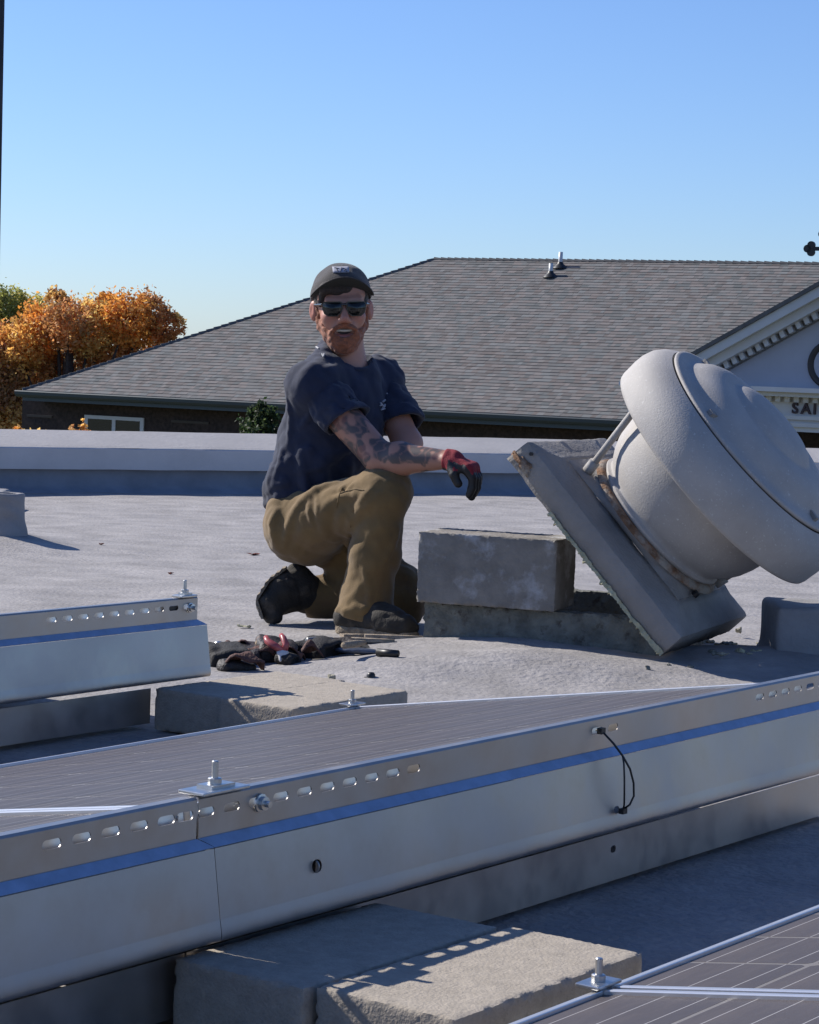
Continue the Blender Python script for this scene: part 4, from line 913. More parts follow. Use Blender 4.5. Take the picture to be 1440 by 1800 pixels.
for (u, v, y) in ((548, 1139, 6.33), (580, 1141, 6.33), (600, 1143, 6.32)): MB().box(G(u, v, y), [.022, 0, .003], [0, .02, 0], [0, 0, .014]).build('buckle', M['black'], tb)
for (u, v, y) in ((597, 1150, 6.24), (590, 1141, 6.32)): MB().box(G(u, v, y), [.02, 0, .003], [0, .008, 0], [0, 0, .006]).build('ring', M['steel'], tb)
f = Field([-.56, 5.9, .03], [-.40, 6.15, .16], .004); f.cap(G(378, 1166, 6.05), G(398, 1182, 5.99), .020, .024, 0); f.noise(.002, 90, 6, seed=2); fobj('tool_roll', f, M['webbing'], tb)
# pliers with pink-red grips and a white bright jaw pivot
pl = thing('pliers', G(495, 1155, 6.18), 'pair of pliers with pinkish red grips lying open on the tool belt', 'pliers')
M['grip'] = mat('red_grip', (.45, .10, .10), .35, var=.2, vs=40); M['pale'] = mat('pale_plastic', (.75, .72, .70), .4)
py_ = 5.96
MB().tube([G(498, 1144, py_), G(482, 1135, py_), G(470, 1127, py_+.02), G(467, 1119, py_+.03)], [.009, .010, .009, .006], 10).build('handle', M['grip'], pl, True)
MB().tube([G(500, 1144, py_), G(503, 1133, py_), G(498, 1121, py_+.02), G(494, 1116, py_+.03)], [.009, .009, .008, .006], 10).build('handle', M['grip'], pl, True)
f = Field(G(497, 1150, py_)-.045, G(497, 1150, py_)+.045, .0025); f.ell(G(497, 1148, py_), [.016, .014, .011], k=0); f.cap(G(493, 1152, py_-.01), G(493, 1161, py_-.02), .006, .004, .006); f.cap(G(501, 1151, py_-.01), G(503, 1160, py_-.02), .006, .004, .006); fobj('jaw', f, M['pale'], pl)
MB().lathe(G(384, 1134, 6.3), [0, 0, 1], [(-.012, .012), (.004, .013), (.010, .009), (.011, 0)], 12).build('socket', M['steel'], None, True, loc=G(384, 1134, 6.3)); tag(COL.objects[[o.name for o in COL.objects].index('socket')], 'small shiny metal socket standing behind the tool belt\'s left end', 'socket')
# flat tool and scrap boards near the planted boot
M['blade'] = mat('blue_grey_blade', (.13, .15, .19), .4, .4, var=.2, vs=40)
kn = thing('knife', onroof(640, 1148), 'blue grey flat bladed tool lying right of the tool belt', 'knife')
f = Field([-.30, 5.9, .03], [.08, 6.6, .20], .004); f.ell(onroof(628, 1144, .012), [.062, .020, .009], basis([.99, -.1, 0], [.1, .99, 0], [0, 0, 1]), k=0); fobj('blade', f, M['blade'], kn)
MB().tube([onroof(664, 1147, .012), onroof(700, 1149, .010)], [.011, .009], 10).build('handle', M['black'], kn, True)
M['tan'] = mat('split_wood', (.42, .34, .25), .9, var=.35, vs=30, stretch=(1, 6, 6), bump=.7, bs=60)
for i, (u, v, L_, r_, lab) in enumerate(((655, 1128, .12, -.05, 'long split pale board scrap under the toe of the planted boot'), (692, 1122, .16, .06, 'narrow pale wood splinter beside the toe of the planted boot'), (622, 1120, .07, .3, 'short pale scrap behind the heel of the planted boot'))):
    p = onroof(u, v, .003); m = MB(); d_ = np.array([math.cos(r_), math.sin(r_), 0]); s_ = np.array([-d_[1], d_[0], 0])
    V = []; n_ = 8
    for k in range(n_+1):
        w = .022*(1-.5*(k/n_)**2)*(1+.15*math.sin(k*2.3+i)); c = p+d_*(L_*(k/n_-.5)); V += [c-s_*w, c+s_*w, c+s_*w*.9+rZ*.008, c-s_*w*.9+rZ*.010]
    F = [(k*4+j, k*4+(j+1) % 4, (k+1)*4+(j+1) % 4, (k+1)*4+j) for k in range(n_) for j in range(4)]+[(3, 2, 1, 0), tuple(n_*4+j for j in range(4))]
    tag(obj('wood_scrap', V, F, M['tan'], loc=p), lab, 'wood scrap')

# ================================================================== the man
pf = np.array([.77, -.64, 0]); ps = np.array([-.64, -.77, 0])   # where his chest faces, and his right-hand side
MD = 7.0
man = thing('person', at(600, 1105, MD)*np.array([1, 1, 0])+np.array([0, 0, Z0]), 'kneeling man in navy T-shirt, brown trousers, cap and sunglasses, smiling at the camera', 'person')
J = dict(neck=at(611, 652, 6.98), shR=at(552, 676, 6.86), shL=at(664, 668, 7.10), elR=at(668, 806, 6.73), wrR=at(786, 808, 6.62), elL=at(716, 780, 6.98), wrL=at(692, 842, 6.84),
         hipR=at(515, 925, 6.93), hipL=at(582, 930, 7.07), knR=at(679, 866, 6.72), anR=at(641, 1070, 6.74), knL=at(700, 1052, 7.01), anL=at(548, 1050, 7.04))
hO = at(601, 541, 6.97); hf = np.array([.10, -.99, -.04]); hf /= np.linalg.norm(hf); hu = np.array([-.055, -.03, 1]); hu -= hf*(hu@hf); hu /= np.linalg.norm(hu); hx = np.cross(hu, hf)
if hx[0] < 0: hx = -hx
HB = [hx, hf, hu]
def H(x, f_, z): return hO+hx*x+hf*f_+hu*z
tu = np.array([.30, .0, .95]); tu /= np.linalg.norm(tu); tf = pf-tu*(pf@tu); tf /= np.linalg.norm(tf); TB = [ps-tu*(ps@tu), tf, tu]; TB[0] = TB[0]/np.linalg.norm(TB[0])
def hand(F_, w, dirf, dn, side, s=0., k=.006, fist=False):
    """palm, four unequal bent fingers and a thumb; dirf: forward, dn: towards the palm, side: across the palm to the thumb"""
    kn = w+dirf*.072+dn*.012
    for q in (-.030, -.010, .010, .030): F_.cap(w+side*q*.6, kn+side*q, .0155+s, .0145+s, .014)
    for q, L_ in ((-.031, .058), (-.0105, .072), (.0105, .078), (.031, .070)):
        a = kn+side*q; b = a+(dirf*.62+dn*.78)*L_*.44; c = b+(dirf*.12+dn*1.0)*L_*.36; d = c+(dirf*-.22+dn*.97)*L_*.30
        F_.cap(a, b, .0112+s, .0103+s, k); F_.cap(b, c, .0103+s, .0097+s, .002); F_.cap(c, d, .0097+s, .0085+s, .002)
    a = w+dirf*.018+side*.024+dn*.006; b = a+dirf*.020+side*.016+dn*.026; c = b+dirf*.016+dn*.024
    F_.cap(a, b, .014+s, .012+s, .010); F_.cap(b, c, .0115+s, .0098+s, .002)
hdR = at(824, 815, 6.60)-J['wrR']; hdR /= np.linalg.norm(hdR); dnR = np.array([.10, 0, -1.]); dnR -= hdR*(dnR@hdR); dnR /= np.linalg.norm(dnR); sdR = -np.cross(hdR, dnR); sdR = sdR if sdR[1] < 0 else -sdR
hdL = J['wrL']-J['elL']; hdL /= np.linalg.norm(hdL); dnL = np.array([-.6, -.5, -.2]); dnL -= hdL*(dnL@hdL); dnL /= np.linalg.norm(dnL); sdL = np.cross(hdL, dnL)
lo = [-.48, 6.35, .0]; hi = [.36, 7.40, 1.22]
# ---- body (skin), one continuous mesh
B = Field(lo, hi, .0042)
B.ell(at(592, 738, 6.98), [.15, .10, .15], TB); B.ell(at(566, 815, 6.99), [.11, .085, .14], TB, k=.05); B.ell(at(550, 900, 7.0), [.11, .08, .10], TB, k=.05)
B.cap(J['shR'], J['shL'], .045, .045, k=.05); B.cap(J['neck'], at(606, 606, 6.975), .062, .056, k=.03)
B.cap(J['shR'], J['elR'], .054, .046, .02); B.cap(J['elR'], J['elR']*.7+J['wrR']*.3, .043, .0465, .02); B.cap(J['elR']*.7+J['wrR']*.3, J['wrR'], .0465, .0265, .02)
B.cap(J['shL'], J['elL'], .05, .042, .02); B.cap(J['elL'], J['wrL'], .044, .028, .02)
hand(B, J['wrR'], hdR, dnR, sdR, -.003); hand(B, J['wrL'], hdL, dnL, sdL, -.003)
B.cap(J['hipR'], J['knR'], .085, .058, .02); B.cap(J['knR'], J['anR'], .052, .038, .02); B.cap(J['hipL'], J['knL'], .080, .058, .02); B.cap(J['knL'], J['anL'], .048, .036, .02)
B.cap(J['anR'], at(700, 1100, 6.66), .032, .028, .01); B.cap(J['anL'], at(480, 1068, 6.93), .032, .022, .01)
# head
B.ell(H(0, -.008, .030), [.077, .098, .094], HB, k=.01); B.ell(H(0, .028, -.045), [.060, .066, .074], HB, k=.03); B.ell(H(0, .068, -.100), [.027, .026, .022], HB, k=.03)
for s_ in (-1, 1):
    B.ell(H(.040*s_, .066, -.026), [.024, .026, .022], HB, k=.022); B.cap(H(.012*s_, .094, .022), H(.045*s_, .078, .024), .010, .010, k=.015)
    B.ell(H(.034*s_, .093, .0), [.016, .012, .011], HB, k=.008, op='sub'); B.ell(H(.034*s_, .082, .0), [.0125, .0125, .0125], HB, k=.004)
    B.ell(H(.083*s_, -.008, -.008), [.011, .019, .031], [hx*.92+hf*.38*s_, hf*.92-hx*.38*s_, hu], k=.008); B.ell(H(.092*s_, .004, -.004), [.005, .010, .017], HB, k=.005, op='sub')
    B.ell(H(.0125*s_, .103, -.036), [.009, .011, .008], HB, k=.008)
B.cap(H(0, .092, .012), H(0, .116, -.027), .0085, .0125, k=.012); B.ell(H(0, .117, -.030), [.0115, .010, .010], HB, k=.006)
B.cap(H(-.022, .084, -.054), H(.022, .084, -.054), .011, .011, k=.015)
B.ell(H(0, .098, -.068), [.029, .028, .0105], HB, k=.004, op='sub')
B.cap(H(-.020, .086, -.0835), H(.020, .086, -.0835), .0075, .0075, k=.008)
skin = mat('skin', (.45, .24, .17), .5); SK = attr_mat('skin_tattooed', 'tone', .5, .12, 260, bd=.002)
SK.node_tree.nodes['Principled BSDF'].inputs['Subsurface Weight'].default_value = .12; SK.node_tree.nodes['Principled BSDF'].inputs['Subsurface Radius'].default_value = (.012, .005, .003)
body = fobj('body', B, SK, man)
def sn(V, f, s):
    x, y, z = V[:, 0], V[:, 1], V[:, 2]; return np.sin(x*f+s+1.3*np.sin(z*f*.7+s))+np.sin(y*f*1.2+2*s+1.2*np.sin(x*f*.8))+np.sin(z*f*1.1+3*s+1.4*np.sin(y*f*.9+x*f*.5))
def skincol(V):
    c = np.tile(np.array([.40, .20, .142]), (len(V), 1)); L_ = (V-hO)@np.array(HB).T
    head = (L_[:, 2] > -.14) & (np.abs(L_[:, 0]) < .12) & (np.abs(L_[:, 1]) < .14)
    red = np.exp(-((np.abs(L_[:, 0])-.045)/.02)**2-((L_[:, 2]+.025)/.02)**2)+np.exp(-(L_[:, 0]/.016)**2-((L_[:, 2]+.032)/.016)**2)+1.2*(np.abs(L_[:, 0]) > .08)
    c[head] = c[head]*(1-.22*np.clip(red[head], 0, 1)[:, None]*np.array([.1, 1., 1.]))
    lip = (np.abs(L_[:, 0]) < .024) & (np.abs(L_[:, 2]+.0825) < .008) & (L_[:, 1] > .07); c[lip] = (.34, .12, .10)
    # tattoo sleeve on the right arm
    def seg(a, b):
        d = b-a; t = np.clip(((V-a)@d)/(d@d), 0, 1); return np.linalg.norm(V-a-t[:, None]*d, axis=1), t
    d1_, t1 = seg(J['shR'], J['elR']); d2_, t2 = seg(J['elR'], J['wrR']); arm = (np.minimum(d1_, d2_) < .068) & ~head
    n1 = sn(V, 75, .7)+.5*sn(V, 170, 1.9)
    n2 = sn(V, 120, 4.1)
    under = (V[:, 2] < (J['elR'][2]*(1-t2)+J['wrR'][2]*t2)-.012) & (d2_ < d1_+.0)
    ink = np.clip((n1+.75-2.0*under)*1.6, 0, 1); ink2 = np.clip((np.abs(n2)-.25)*4, 0, 1)
    w = (ink*(.55+.45*ink2))[:, None]*.88; tc = np.where((sn(V, 60, 2.2) > 1.1)[:, None], np.array([.16, .07, .065]), np.array([.055, .055, .058]))
    end = np.clip((t2-.93)*20, 0, 1)[:, None]; w = w*(1-end)
    c[arm] = (c*(1-w)+tc*w)[arm]; c[arm] *= .92; return c
vcol(body, 'tone', skincol)
# ---- beard, hair, teeth
f = Field(hO-.16, hO+.16, .0026)
f.ell(H(0, .030, -.052), [.0665, .073, .079], HB, k=0); f.ell(H(0, .072, -.106), [.034, .034, .032], HB, k=.03); f.half(H(0, .112, -.046), hu*.90+hf*.42, k=.006); 
for s_ in (-1, 1): f.ell(H(.047*s_, .100, -.030), [.031, .050, .036], HB, k=.01, op='sub'); f.cap(H(.070*s_, .006, -.005), H(.062*s_, .012, -.055), .010, .015, .012)
f.cap(H(-.022, .096, -.056), H(0, .104, -.052), .008, .008, .008); f.cap(H(.022, .096, -.056), H(0, .104, -.052), .008, .008, .008)
f.cap(H(-.030, .090, -.062), H(-.034, .078, -.090), .008, .012, .01); f.cap(H(.030, .090, -.062), H(.034, .078, -.090), .008, .012, .01)
f.ell(H(0, .104, -.0695), [.0295, .045, .0125], HB, k=.006, op='sub'); f.half(H(0, -.010, 0), -hf, k=.004)
f.noise(.0016, 230, 10, seed=4)
M['beard'] = add_mix_noise(mat('ginger_beard', (.34, .10, .036), .75, var=.35, vs=160, bump=.8, bs=420, bd=.003, sheen=.2), (.16, .05, .022), 60, .52, .66)
fobj('beard', f, M['beard'], man)
f = Field(hO-.16, hO+.16, .003); f.ell(H(0, -.016, .026), [.083, .101, .098], HB, k=0); f.half(H(0, 0, .004), -hu, k=.01)
f.half(H(0, .060, .030), hf*.85-hu*.5, k=.01); f.ell(H(-.022, .078, .060), [.050, .020, .024], HB, k=.01); f.cap(H(-.05, .06, .05), H(-.064, .045, .015), .014, .008, k=.01); f.noise(.002, 150, 8, seed=2, aniso=(1, 1, .3))
M['hair'] = mat('dark_brown_hair', (.035, .022, .016), .6, var=.4, vs=200, bump=.7, bs=300); fobj('hair', f, M['hair'], man)
f = Field(hO-.14, hO+.14, .0022); [f.cap(H(x_/1000, .0875-abs(x_)**2*.00001, -.0650+abs(x_)*.00009), H(x_/1000+.001, .0875-abs(x_)**2*.00001, -.0650+abs(x_)*.00009), .0040, .0040, .0004) for x_ in range(-21, 22, 6)]; f.rbox(H(0, .082, -.0640), [.022, .004, .0036], HB, rr=.002, k=.001); fobj('teeth', f, mat('teeth', (.72, .68, .60), .3), man)
f = Field(hO-.14, hO+.14, .0026); f.rbox(H(0, .072, -.0700), [.026, .006, .010], HB, rr=.003, k=0); fobj('mouth', f, mat('mouth_inside', (.045, .012, .012), .5), man)
# ---- sunglasses
f = Field(hO-.15, hO+.15, .0021)
sgl = []
for s_ in (-1, 1):
    n_ = hf*.965+hx*.26*s_; x_ = hx*.965-hf*.26*s_
    f.cap(H(.064*s_, .096, .013), H(.081*s_, .005, .010), .0042, .0035, .002)
f.cap(H(-.008, .113, .012), H(.008, .113, .012), .0038, .0038, .003); fobj('sunglasses', f, mat('glossy_black_frame', (.012, .012, .013), .25, coat=.5), man)
sg = [o for o in man.children if o.name.startswith('sunglasses')][-1]; ORG[sg.name] = ORG[man.name]
M['lens'] = mat('dark_lens', (.010, .012, .011), .12, spec=.45)
for s_ in (-1, 1):
    n_ = hf*.965+hx*.26*s_; x_ = hx*.965-hf*.26*s_; c = H(.0345*s_, .1065, -.0005)+n_*.0040
    pts = []
    for (px_, pz_) in ((-.0270, .0150), (-.022, .0185), (.022, .0185), (.0270, .0150), (.0265, .0), (.0225, -.012), (.013, -.0195), (-.012, -.0195), (-.0225, -.012), (-.0265, 0)): pts.append(c+x_*px_+hu*pz_)
    fr = [c+(p-c)*1.13-n_*.0022 for p in pts]; fb = [p-n_*.0035 for p in fr]; ctr = c-n_*.0030
    MB().add(fr+fb+[ctr+n_*.001, ctr-n_*.003], [(k, (k+1) % 10, 20)[::1] for k in range(10)]+[(k+10, (k+1) % 10+10, (k+1) % 10, k) for k in range(10)]+[((k+1) % 10+10, k+10, 21) for k in range(10)]).build('rim', bpy.data.materials['glossy_black_frame'], sg)
    V = pts+[c+n_*.0016]+[p-n_*.002 for p in pts]; MB().add(V, [(k, (k+1) % 10, 10) for k in range(10)]+[(k+11, (k+1) % 10+11, (k+1) % 10, k) for k in range(10)]).build('lens', M['lens'], sg, True)
# ---- cap
M['cap'] = mat('brown_grey_cap', (.030, .022, .022), .85, var=.15, vs=60, bump=.4, bs=400, sheen=.3); M['capd'] = mat('cap_underside', (.022, .024, .022), .85, bump=.3, bs=300)
f = Field(hO-.17, hO+.17, .003); f.ell(H(0, -.014, .034), [.0905, .108, .0985], HB, k=0); f.ell(H(0, -.014, .026), [.084, .102, .098], HB, k=0, op='sub')
f.half(H(0, .03, .044), -hu*.94+hf*.34, k=.004); f.half(H(0, -.04, .022), -hu, k=.004); f.noise(.0012, 60, 6, seed=3)
cap_ = fobj('cap', f, M['cap'], man); 
V = []; F = []; n_ = 26
for sfc in (0, 1):
    for r in range(7):
        w = r/6
        for k in range(n_+1):
            a = rad(-82+164*k/n_); x = (.0895+.006*w)*math.sin(a)*(1-.0*w); ff = -.012+.1065*math.cos(a)+.052*w*max(math.cos(a), 0)**.55; z = .067+.030*w*math.cos(a)-.030*math.sin(a)**2-.004*w
            V.append(H(x, ff, z-.0035*sfc))
st = 7*(n_+1)
for r in range(6):
    for k in range(n_): F.append((r*(n_+1)+k, r*(n_+1)+k+1, (r+1)*(n_+1)+k+1, (r+1)*(n_+1)+k)); F.append(tuple(st+i for i in F[-1])[::-1])
for k in range(n_): q = 6*(n_+1)+k; F.append((q, q+1, st+q+1, st+q))
ob = obj('brim', V, F, [M['cap'], M['capd']], cap_, True)
for i, p in enumerate(ob.data.polygons):
    c = sum((ob.data.vertices[v].co for v in p.vertices), Vector())/len(p.vertices); 
for i in range(len(ob.data.polygons)):
    if i < 12*n_ and i % 2 == 1: ob.data.polygons[i].material_index = 1
# patch on the cap front with a small dark mark
M['patch'] = mat('cap_patch', (.36, .37, .44), .8); M['ink'] = mat('dark_print', (.025, .025, .045), .8)
def onCap(x, z, lift): 
    a, b_, c_ = .0905+lift, .108+lift, .0985+lift; zz = (z-.034)/c_; return H(x, -.014+b_*math.sqrt(max(1-(x/a)**2-zz**2, .0)), z)
V = [onCap(x, z, .0018) for z in (.104, .110, .116, .121) for x in np.linspace(-.028, .020, 9)-.0]; F = [(r*9+k, r*9+k+1, (r+1)*9+k+1, (r+1)*9+k) for r in range(3) for k in range(8)]
o = obj('patch', V, F, M['patch'], cap_, True); s = o.modifiers.new('t', 'SOLIDIFY'); s.thickness = .0012; s.offset = 1
for (x0, x1, z0, z1) in ((-.018, -.013, .119, .1065), (-.022, -.010, .1185, .1165), (-.006, -.001, .1065, .119), (.002, .012, .1175, .112), (.004, .014, .110, .107)):
    MB().tube([onCap(x0, z0, .0035), onCap((x0+x1)/2, (z0+z1)/2, .0035), onCap(x1, z1, .0035)], .0012, 6).build('print', M['ink'], cap_)
from mathutils.bvhtree import BVHTree
def ridge_lines(F_, lines):
    """lay raised cloth folds over a surface, following the lines seen in the survey photo"""
    V, Fq = F_.mesh(); b_ = BVHTree.FromPolygons(V.tolist(), Fq.tolist()); o_ = Vector((0, 0, CH))
    for pts, r in lines:
        q = [b_.ray_cast(o_, Vector(ray(*p)).normalized())[0] for p in pts]; q = [np.array(x) for x in q if x is not None]
        if len(q) < 2: continue
        fine = []
        for i in range(len(q)-1): fine += [q[i]+(q[i+1]-q[i])*t for t in (0, .5)]
        fine.append(q[-1]); n_ = len(fine)
        for i in range(n_-1):
            w0 = math.sin(math.pi*(i+.25)/(n_-.5))**.6; w1 = math.sin(math.pi*(i+1.0)/(n_+.0))**.6
            F_.cap(fine[i]+np.array([0, .003, 0]), fine[i+1]+np.array([0, .003, 0]), max(r*w0, .002), max(r*w1, .002), k=r*2.2)
# ---- T-shirt
f = Field(lo, hi, .0052)
f.ell(at(592, 736, 6.98), [.164, .115, .165], TB, k=0); f.ell(at(560, 812, 6.99), [.132, .108, .15], TB, k=.06); f.ell(at(540, 862, 7.0), [.128, .108, .10], TB, k=.05)
f.ell(at(515, 872, 7.0), [.070, .060, .05], TB, k=.04); f.cap(J['shR']-np.array([0, 0, .005]), J['shL']-np.array([0, 0, .005]), .060, .060, k=.05); f.cap(J['neck']-np.array([0, 0, .02]), J['neck']+np.array([-.008, 0, .022]), .085, .070, k=.03)
sR_ = J['shR']*.66+J['elR']*.34; sL_ = J['shL']*.50+J['elL']*.50
f.cap(J['shR'], J['shR']*.8+sR_*.2, .061, .062, k=.03); f.cap(at(574, 622, 6.98), J['shR'], .030, .052, k=.04); f.cap(J['shL'], J['shL']*.8+sL_*.2, .062, .062, k=.03)
f.noise(.0055, 22, 9, seed=11, ridge=True, aniso=(1, 1, .8)); f.noise(.0022, 55, 8, seed=12, ridge=True)
f.noise(.006, 30, 6, seed=21, ridge=True, aniso=(1.2, 1, .6), where=lambda X, Y, Z: .35+np.clip((at(560, 780, 7)[2]-Z)/.10, 0, 1)+0*X+0*Y)
dR = (J['elR']-J['shR'])/np.linalg.norm(J['elR']-J['shR']); dL = (J['elL']-J['shL'])/np.linalg.norm(J['elL']-J['shL'])
hem0 = at(462, 903, 7); f.half(at(500, 893, 7), np.array([.30, .05, -.95]), k=.006)
f.ell(J['neck']+np.array([.004, -.014, .050]), [.070, .074, .058], k=.006, op='sub')
M['shirt'] = mat('navy_cotton', (.015, .022, .054), .9, var=.18, vs=14, bump=.35, bs=300, bd=.002, sheen=.10)
M['shirt'].node_tree.nodes['Principled BSDF'].inputs['Sheen Roughness'].default_value = .5
ridge_lines(f, [([(470, 868), (486, 852), (505, 850)], .007), ([(466, 888), (490, 872), (520, 868)], .008), ([(480, 850), (492, 820), (497, 790)], .006), ([(560, 700), (545, 730), (528, 752)], .006), ([(505, 700), (512, 740), (508, 780)], .006), ([(620, 690), (612, 740), (600, 780)], .006), ([(640, 760), (610, 790), (585, 800)], .007), ([(520, 830), (560, 822), (600, 800)], .006)])
sh = fobj('t_shirt', f, M['shirt'], man)
for (j0, s1, d_, seed_) in ((J['shR'], sR_, dR, 41), (J['shL'], sL_+np.array([.008, 0, .002]), dL, 42)):
    c = (j0+s1)/2; g_ = Field(c-.24, c+.24, .0048); tip_ = s1+d_*.052
    g_.cap(j0-d_*.0, s1+d_*.2, .056, .078, k=0); g_.noise(.0042, 34, 8, seed=seed_, ridge=True); g_.noise(.002, 80, 7, seed=seed_+5, ridge=True)
    g_.half(tip_, d_+np.array([-.12, 0, -.15]), k=.003); g_.cap(s1+d_*.01, s1+d_*.2, .058, .066, k=.003, op='sub')
    sl_ = fobj('sleeve', g_, M['shirt'], sh); ORG[sl_.name] = ORG[man.name]
# ribbed collar
ring = [];
for k in range(29):
    a = 2*math.pi*k/28; ring.append(J['neck']+np.array([-.004, -.008, .024])+np.array([math.cos(a)*.072, math.sin(a)*.070, .016*math.sin(a)-.010*math.cos(a)]))
MB().tube(ring, .0075, 8, False).build('collar', M['shirt'], sh, True)
# small pale chest emblem
M['emblem'] = mat('faded_print', (.45, .46, .52), .9, var=.3, vs=200)
def fit_front(V, o_, depth=.35):
    return V
import mathutils
from mathutils.bvhtree import BVHTree
me_ = sh.data; bvh = BVHTree.FromPolygons([v.co[:] for v in me_.vertices], [p.vertices[:] for p in me_.polygons])
def on_shirt(u, v, lift=.0025):
    o_ = Vector((0, 0, CH))-Vector(ORG[man.name]); d = Vector(ray(u, v)).normalized(); hit = bvh.ray_cast(o_, d)
    if hit[0] is None: return None
    return np.array(hit[0]+hit[1]*lift)+ORG[man.name]
m = MB()
for pts in (((668, 708), (673, 714), (679, 708), (681, 702)), ((672, 716), (678, 712), (683, 713)), ((680, 706), (681, 697), (679, 691)), ((669, 720), (674, 718), (682, 719)), ((667, 713), (671, 711)), ((672, 706), (676, 703))):
    q = [on_shirt(*p) for p in pts]
    if all(x is not None for x in q): m.tube(q, .0028, 5)
if m.V: m.build('emblem', M['emblem'], sh)
m = MB()
for pts in (((566, 623), (568, 628)), ((570, 623), (568, 628)), ((557, 610), (561, 613))):
    q = [on_shirt(*p) for p in pts]
    if all(x is not None for x in q): m.tube(q, .0022, 5)
if m.V: m.build('tag', mat('pale_tag', (.6, .6, .6), .8), sh)
# ---- trousers
f = Field(lo, hi, .0055)
f.ell(at(548, 900, 7.0), [.128, .098, .11], TB, k=0); f.ell(at(547, 926, 6.98), [.100, .105, .110], TB, k=.05)
f.cap(J['hipR']+np.array([.016, 0, 0]), J['knR']-np.array([.004, 0, 0]), .096, .069, k=.05); f.cap(J['knR']-np.array([.004, 0, 0]), J['knR']*.45+J['anR']*.55, .067, .062, k=.03); f.cap(J['knR']*.45+J['anR']*.55, J['anR']+np.array([-.006, 0, -.012]), .062, .068, k=.03)
f.cap(J['anR']+np.array([.004, 0, .05]), J['anR']+np.array([.016, -.006, -.012]), .064, .066, k=.03); f.cap(J['hipL'], J['knL'], .098, .080, k=.04); f.cap(J['knL'], J['anL'], .072, .058, k=.03); f.cap(J['knL']+np.array([.0, -.02, -.01]), J['knL']+np.array([.01, 0, .02]), .075, .072, k=.03)
f.noise(.0045, 20, 9, seed=31, ridge=True); f.noise(.0017, 52, 8, seed=32, ridge=True)
hp = at(560, 900, 6.9); kb = at(650, 905, 6.75)
f.noise(.007, 34, 7, seed=33, ridge=True, aniso=(1.3, .8, .35), where=lambda X, Y, Z: np.exp(-((X-hp[0])/.11)**2-((Z-hp[2])/.08)**2)+.5*np.exp(-((X-kb[0])/.07)**2-((Z-kb[2])/.07)**2)+0*Y)
bt = at(600, 1083, 6.74); f.noise(.006, 40, 6, seed=35, ridge=True, aniso=(.4, .4, 1.6), where=lambda X, Y, Z: np.clip(1-(Z-bt[2])/.07, 0, 1)*np.exp(-((Y-6.74)/.12)**2)+0*X)
ridge_lines(f, [([(512, 905), (530, 884), (556, 862), (590, 850)], .009), ([(500, 960), (508, 925), (522, 898)], .008), ([(546, 880), (545, 900), (551, 925)], .006), ([(556, 872), (560, 890), (558, 915)], .005), ([(592, 876), (612, 872), (640, 868)], .007), ([(598, 866), (604, 856)], .005), ([(612, 864), (620, 854)], .005), ([(630, 890), (642, 876), (652, 862)], .007), ([(628, 898), (645, 890), (655, 880)], .006), ([(482, 950), (478, 920), (486, 900)], .007), ([(610, 975), (612, 940), (616, 915)], .006), ([(640, 1000), (650, 1040), (648, 1070)], .006), ([(612, 1060), (640, 1072), (672, 1064)], .007), ([(606, 1082), (640, 1090), (668, 1084)], .006), ([(668, 1000), (690, 960), (700, 930)], .006)])
an_ = J['anR']-J['knR']; an_ /= np.linalg.norm(an_)
xb_ = np.cross(an_, [0, 1., 0]); f.rbox(J['anR']+an_*(.026+.05), [.12, .05, .12], basis(xb_, an_, np.cross(xb_, an_)), rr=.004, k=.004, op='sub')
la_ = J['anL']-J['knL']; la_ /= np.linalg.norm(la_); f.cap(J['anL']+la_*.06, J['anL']+la_*.14, .075, .075, k=.003, op='sub')
f.half([0, 0, Z0+.004], [0, 0, -1], k=.01)
M['pants'] = add_mix_noise(mat('brown_work_trousers', (.195, .122, .045), .92, var=.16, vs=9, bump=.5, bs=320, bd=.002, sheen=.15), (.12, .070, .030), 8, .55, .75)
pt_ = fobj('trousers', f, M['pants'], man)
me_ = pt_.data; bvh = BVHTree.FromPolygons([v.co[:] for v in me_.vertices], [p.vertices[:] for p in me_.polygons])
m = MB()
for pts in (((598, 868), (612, 863), (628, 860), (640, 862)), ((622, 895), (616, 925), (612, 960), (611, 990)), ((601, 858), (596, 872), (592, 892))):
    q = [on_shirt(*p, lift=.0012) for p in pts]
    if all(x is not None for x in q): m.tube(q, .0017, 5)
if m.V: m.build('seam', M['pants'], pt_)
# ---- gloves
M['glove'] = mat('black_rubber_palm', (.014, .014, .016), .55, bump=.5, bs=200, bd=.002); M['red'] = mat('red_knit_glove', (.30, .022, .035), .85, var=.2, vs=120, bump=.6, bs=260, bd=.002)
for (w, d_, n_, s_) in ((J['wrR'], hdR, dnR, sdR), (J['wrL'], hdL, dnL, sdL)):
    f = Field(w-.17, w+.19, .0028); hand(f, w, d_, n_, s_, .0025); f.cap(w-d_*.012, w+d_*.02, .0315, .031, .008); f.noise(.0006, 150, 6, seed=6); f.half(w-d_*.006, -d_, k=.004)
    g = fobj('glove', f, [M['glove'], M['red']], man)
    kn_ = w+d_*.072+n_*.012; P_ = np.array([p.center[:] for p in g.data.polygons])+ORG[g.name]; Nn = np.array([p.normal[:] for p in g.data.polygons])
    back = (Nn@(-n_*.75+d_*.55) > .35) | (((P_-w)@d_) < .016); palm = ((P_-w)@n_ > .022) & ((P_-w)@d_ < .085)
    tip = ((P_-kn_)@n_ > .012) | ((P_-kn_)@d_ > .022)
    idx_ = (back & ~palm & ~tip).astype(np.int32); g.data.polygons.foreach_set('material_index', idx_)
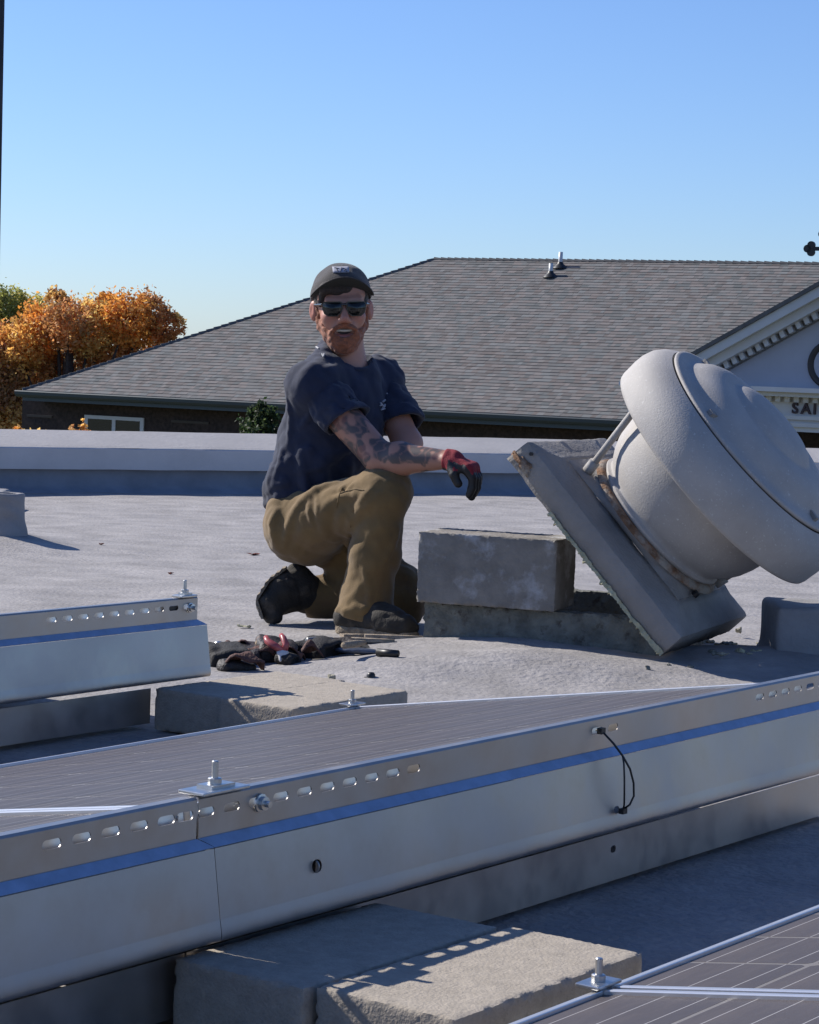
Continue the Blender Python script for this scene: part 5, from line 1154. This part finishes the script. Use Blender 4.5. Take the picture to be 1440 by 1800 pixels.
# ---- boots
M['boot'] = add_mix_noise(mat('dark_suede_boot', (.032, .027, .021), .85, var=.3, vs=25, bump=.7, bs=150, bd=.003), (.075, .06, .045), 18, .55, .72); M['sole'] = mat('tan_dusty_sole', (.40, .32, .22), .9, c2=(.14, .11, .08), vs=40, bump=.8, bs=90)
M['lace'] = mat('boot_lace', (.02, .018, .015), .8)
# right boot, planted
f = Field([-.22, 6.45, .03], [.20, 6.92, .32], .0045)
tdir = at(728, 1104, 6.60)-at(608, 1104, 6.74); tdir[2] = 0; tdir /= np.linalg.norm(tdir); b0 = at(606, 1100, 6.74)*np.array([1, 1, 0]); sdir = np.array([-tdir[1], tdir[0], 0])
def BR(x, s_, z): return b0+tdir*x+sdir*s_+np.array([0, 0, Z0+z])
f.cap(BR(.018, 0, .050), BR(.024, 0, .070), .038, .034, 0); f.cap(BR(.02, 0, .045), BR(.175, 0, .042), .038, .036, .04); f.cap(BR(.14, .006, .040), BR(.215, .004, .038), .040, .034, .03)
f.cap(BR(.052, 0, .08), J['anR']+np.array([.006, 0, .02]), .034, .036, .03); f.cap(BR(.06, 0, .085), BR(.15, 0, .06), .036, .030, .03); f.half([0, 0, Z0+.022], [0, 0, -1], k=.004); f.noise(.0022, 60, 8, seed=3, ridge=True)
bo = fobj('boot', f, M['boot'], man)
f = Field([-.24, 6.42, .03], [.22, 6.95, .16], .004)
f.cap(BR(.02, 0, .012), BR(.17, .003, .012), .043, .040, 0); f.cap(BR(.14, .006, .012), BR(.218, .004, .012), .044, .036, .02); f.half([0, 0, Z0+.027], [0, 0, 1], k=.003); f.half([0, 0, Z0+.0], [0, 0, -1], k=.002); f.noise(.001, 140, 6, seed=3)
ORG[bo.name] = ORG[man.name]; fobj('sole', f, M['sole'], bo)
for i in range(5):
    c = BR(.068+.022*i, 0, .118-.0125*i); MB().tube([c-sdir*.030-rZ*.008, c+rZ*.004, c+sdir*.030-rZ*.008], .0026, 6).build('lace', M['lace'], bo, True)
# left boot, on its toes behind him
f = Field([-.50, 6.70, .02], [-.10, 7.25, .36], .0045)
hl = at(520, 1012, 6.99); ba = at(474, 1062, 6.93); to = at(480, 1086, 6.91)
f.cap(J['anL']+la_*.0, at(530, 1030, 7.0), .050, .048, 0); f.cap(hl, at(494, 1040, 6.96), .034, .040, .03); f.cap(at(494, 1040, 6.96), ba, .042, .036, .03); f.cap(ba, to, .034, .025, .02); f.cap(at(545, 1045, 7.02), at(500, 1056, 6.97), .042, .036, .03)
f.half([0, 0, Z0+.003], [0, 0, -1], k=.004); f.noise(.0022, 60, 8, seed=8, ridge=True)
bo = fobj('boot', f, M['boot'], man); ORG[bo.name] = ORG[man.name]
sn_ = np.array([-.80, 0, .60]); 
pth = [hl+sn_*.034, at(494, 1036, 6.96)+sn_*.041, ba+np.array([-.033, 0, .014]), to+np.array([-.026, 0, 0])]
V = []; F = []
pf2 = [pth[0]+(pth[1]-pth[0])*t for t in np.linspace(0, 1, 7)]+[pth[1]+(pth[2]-pth[1])*t for t in np.linspace(.15, 1, 6)]+[pth[2]+(pth[3]-pth[2])*t for t in np.linspace(.2, 1, 4)]
for i, p in enumerate(pf2):
    nn = np.cross(pf2[min(i+1, len(pf2)-1)]-pf2[max(i-1, 0)], [0, 1., 0]); nn /= np.linalg.norm(nn); nn = nn if nn[0] < 0 else -nn
    th_ = .006+(.004 if i % 2 else 0); V += [p-np.array([0, .036, 0]), p+np.array([0, .036, 0]), p+np.array([0, .036, 0])+nn*th_, p-np.array([0, .036, 0])+nn*th_]
for i in range(len(pf2)-1):
    for k in range(4): F.append((i*4+k, i*4+(k+1) % 4, (i+1)*4+(k+1) % 4, (i+1)*4+k))
F += [(3, 2, 1, 0), tuple((len(pf2)-1)*4+k for k in range(4))]
obj('sole', V, F, M['sole'], bo)
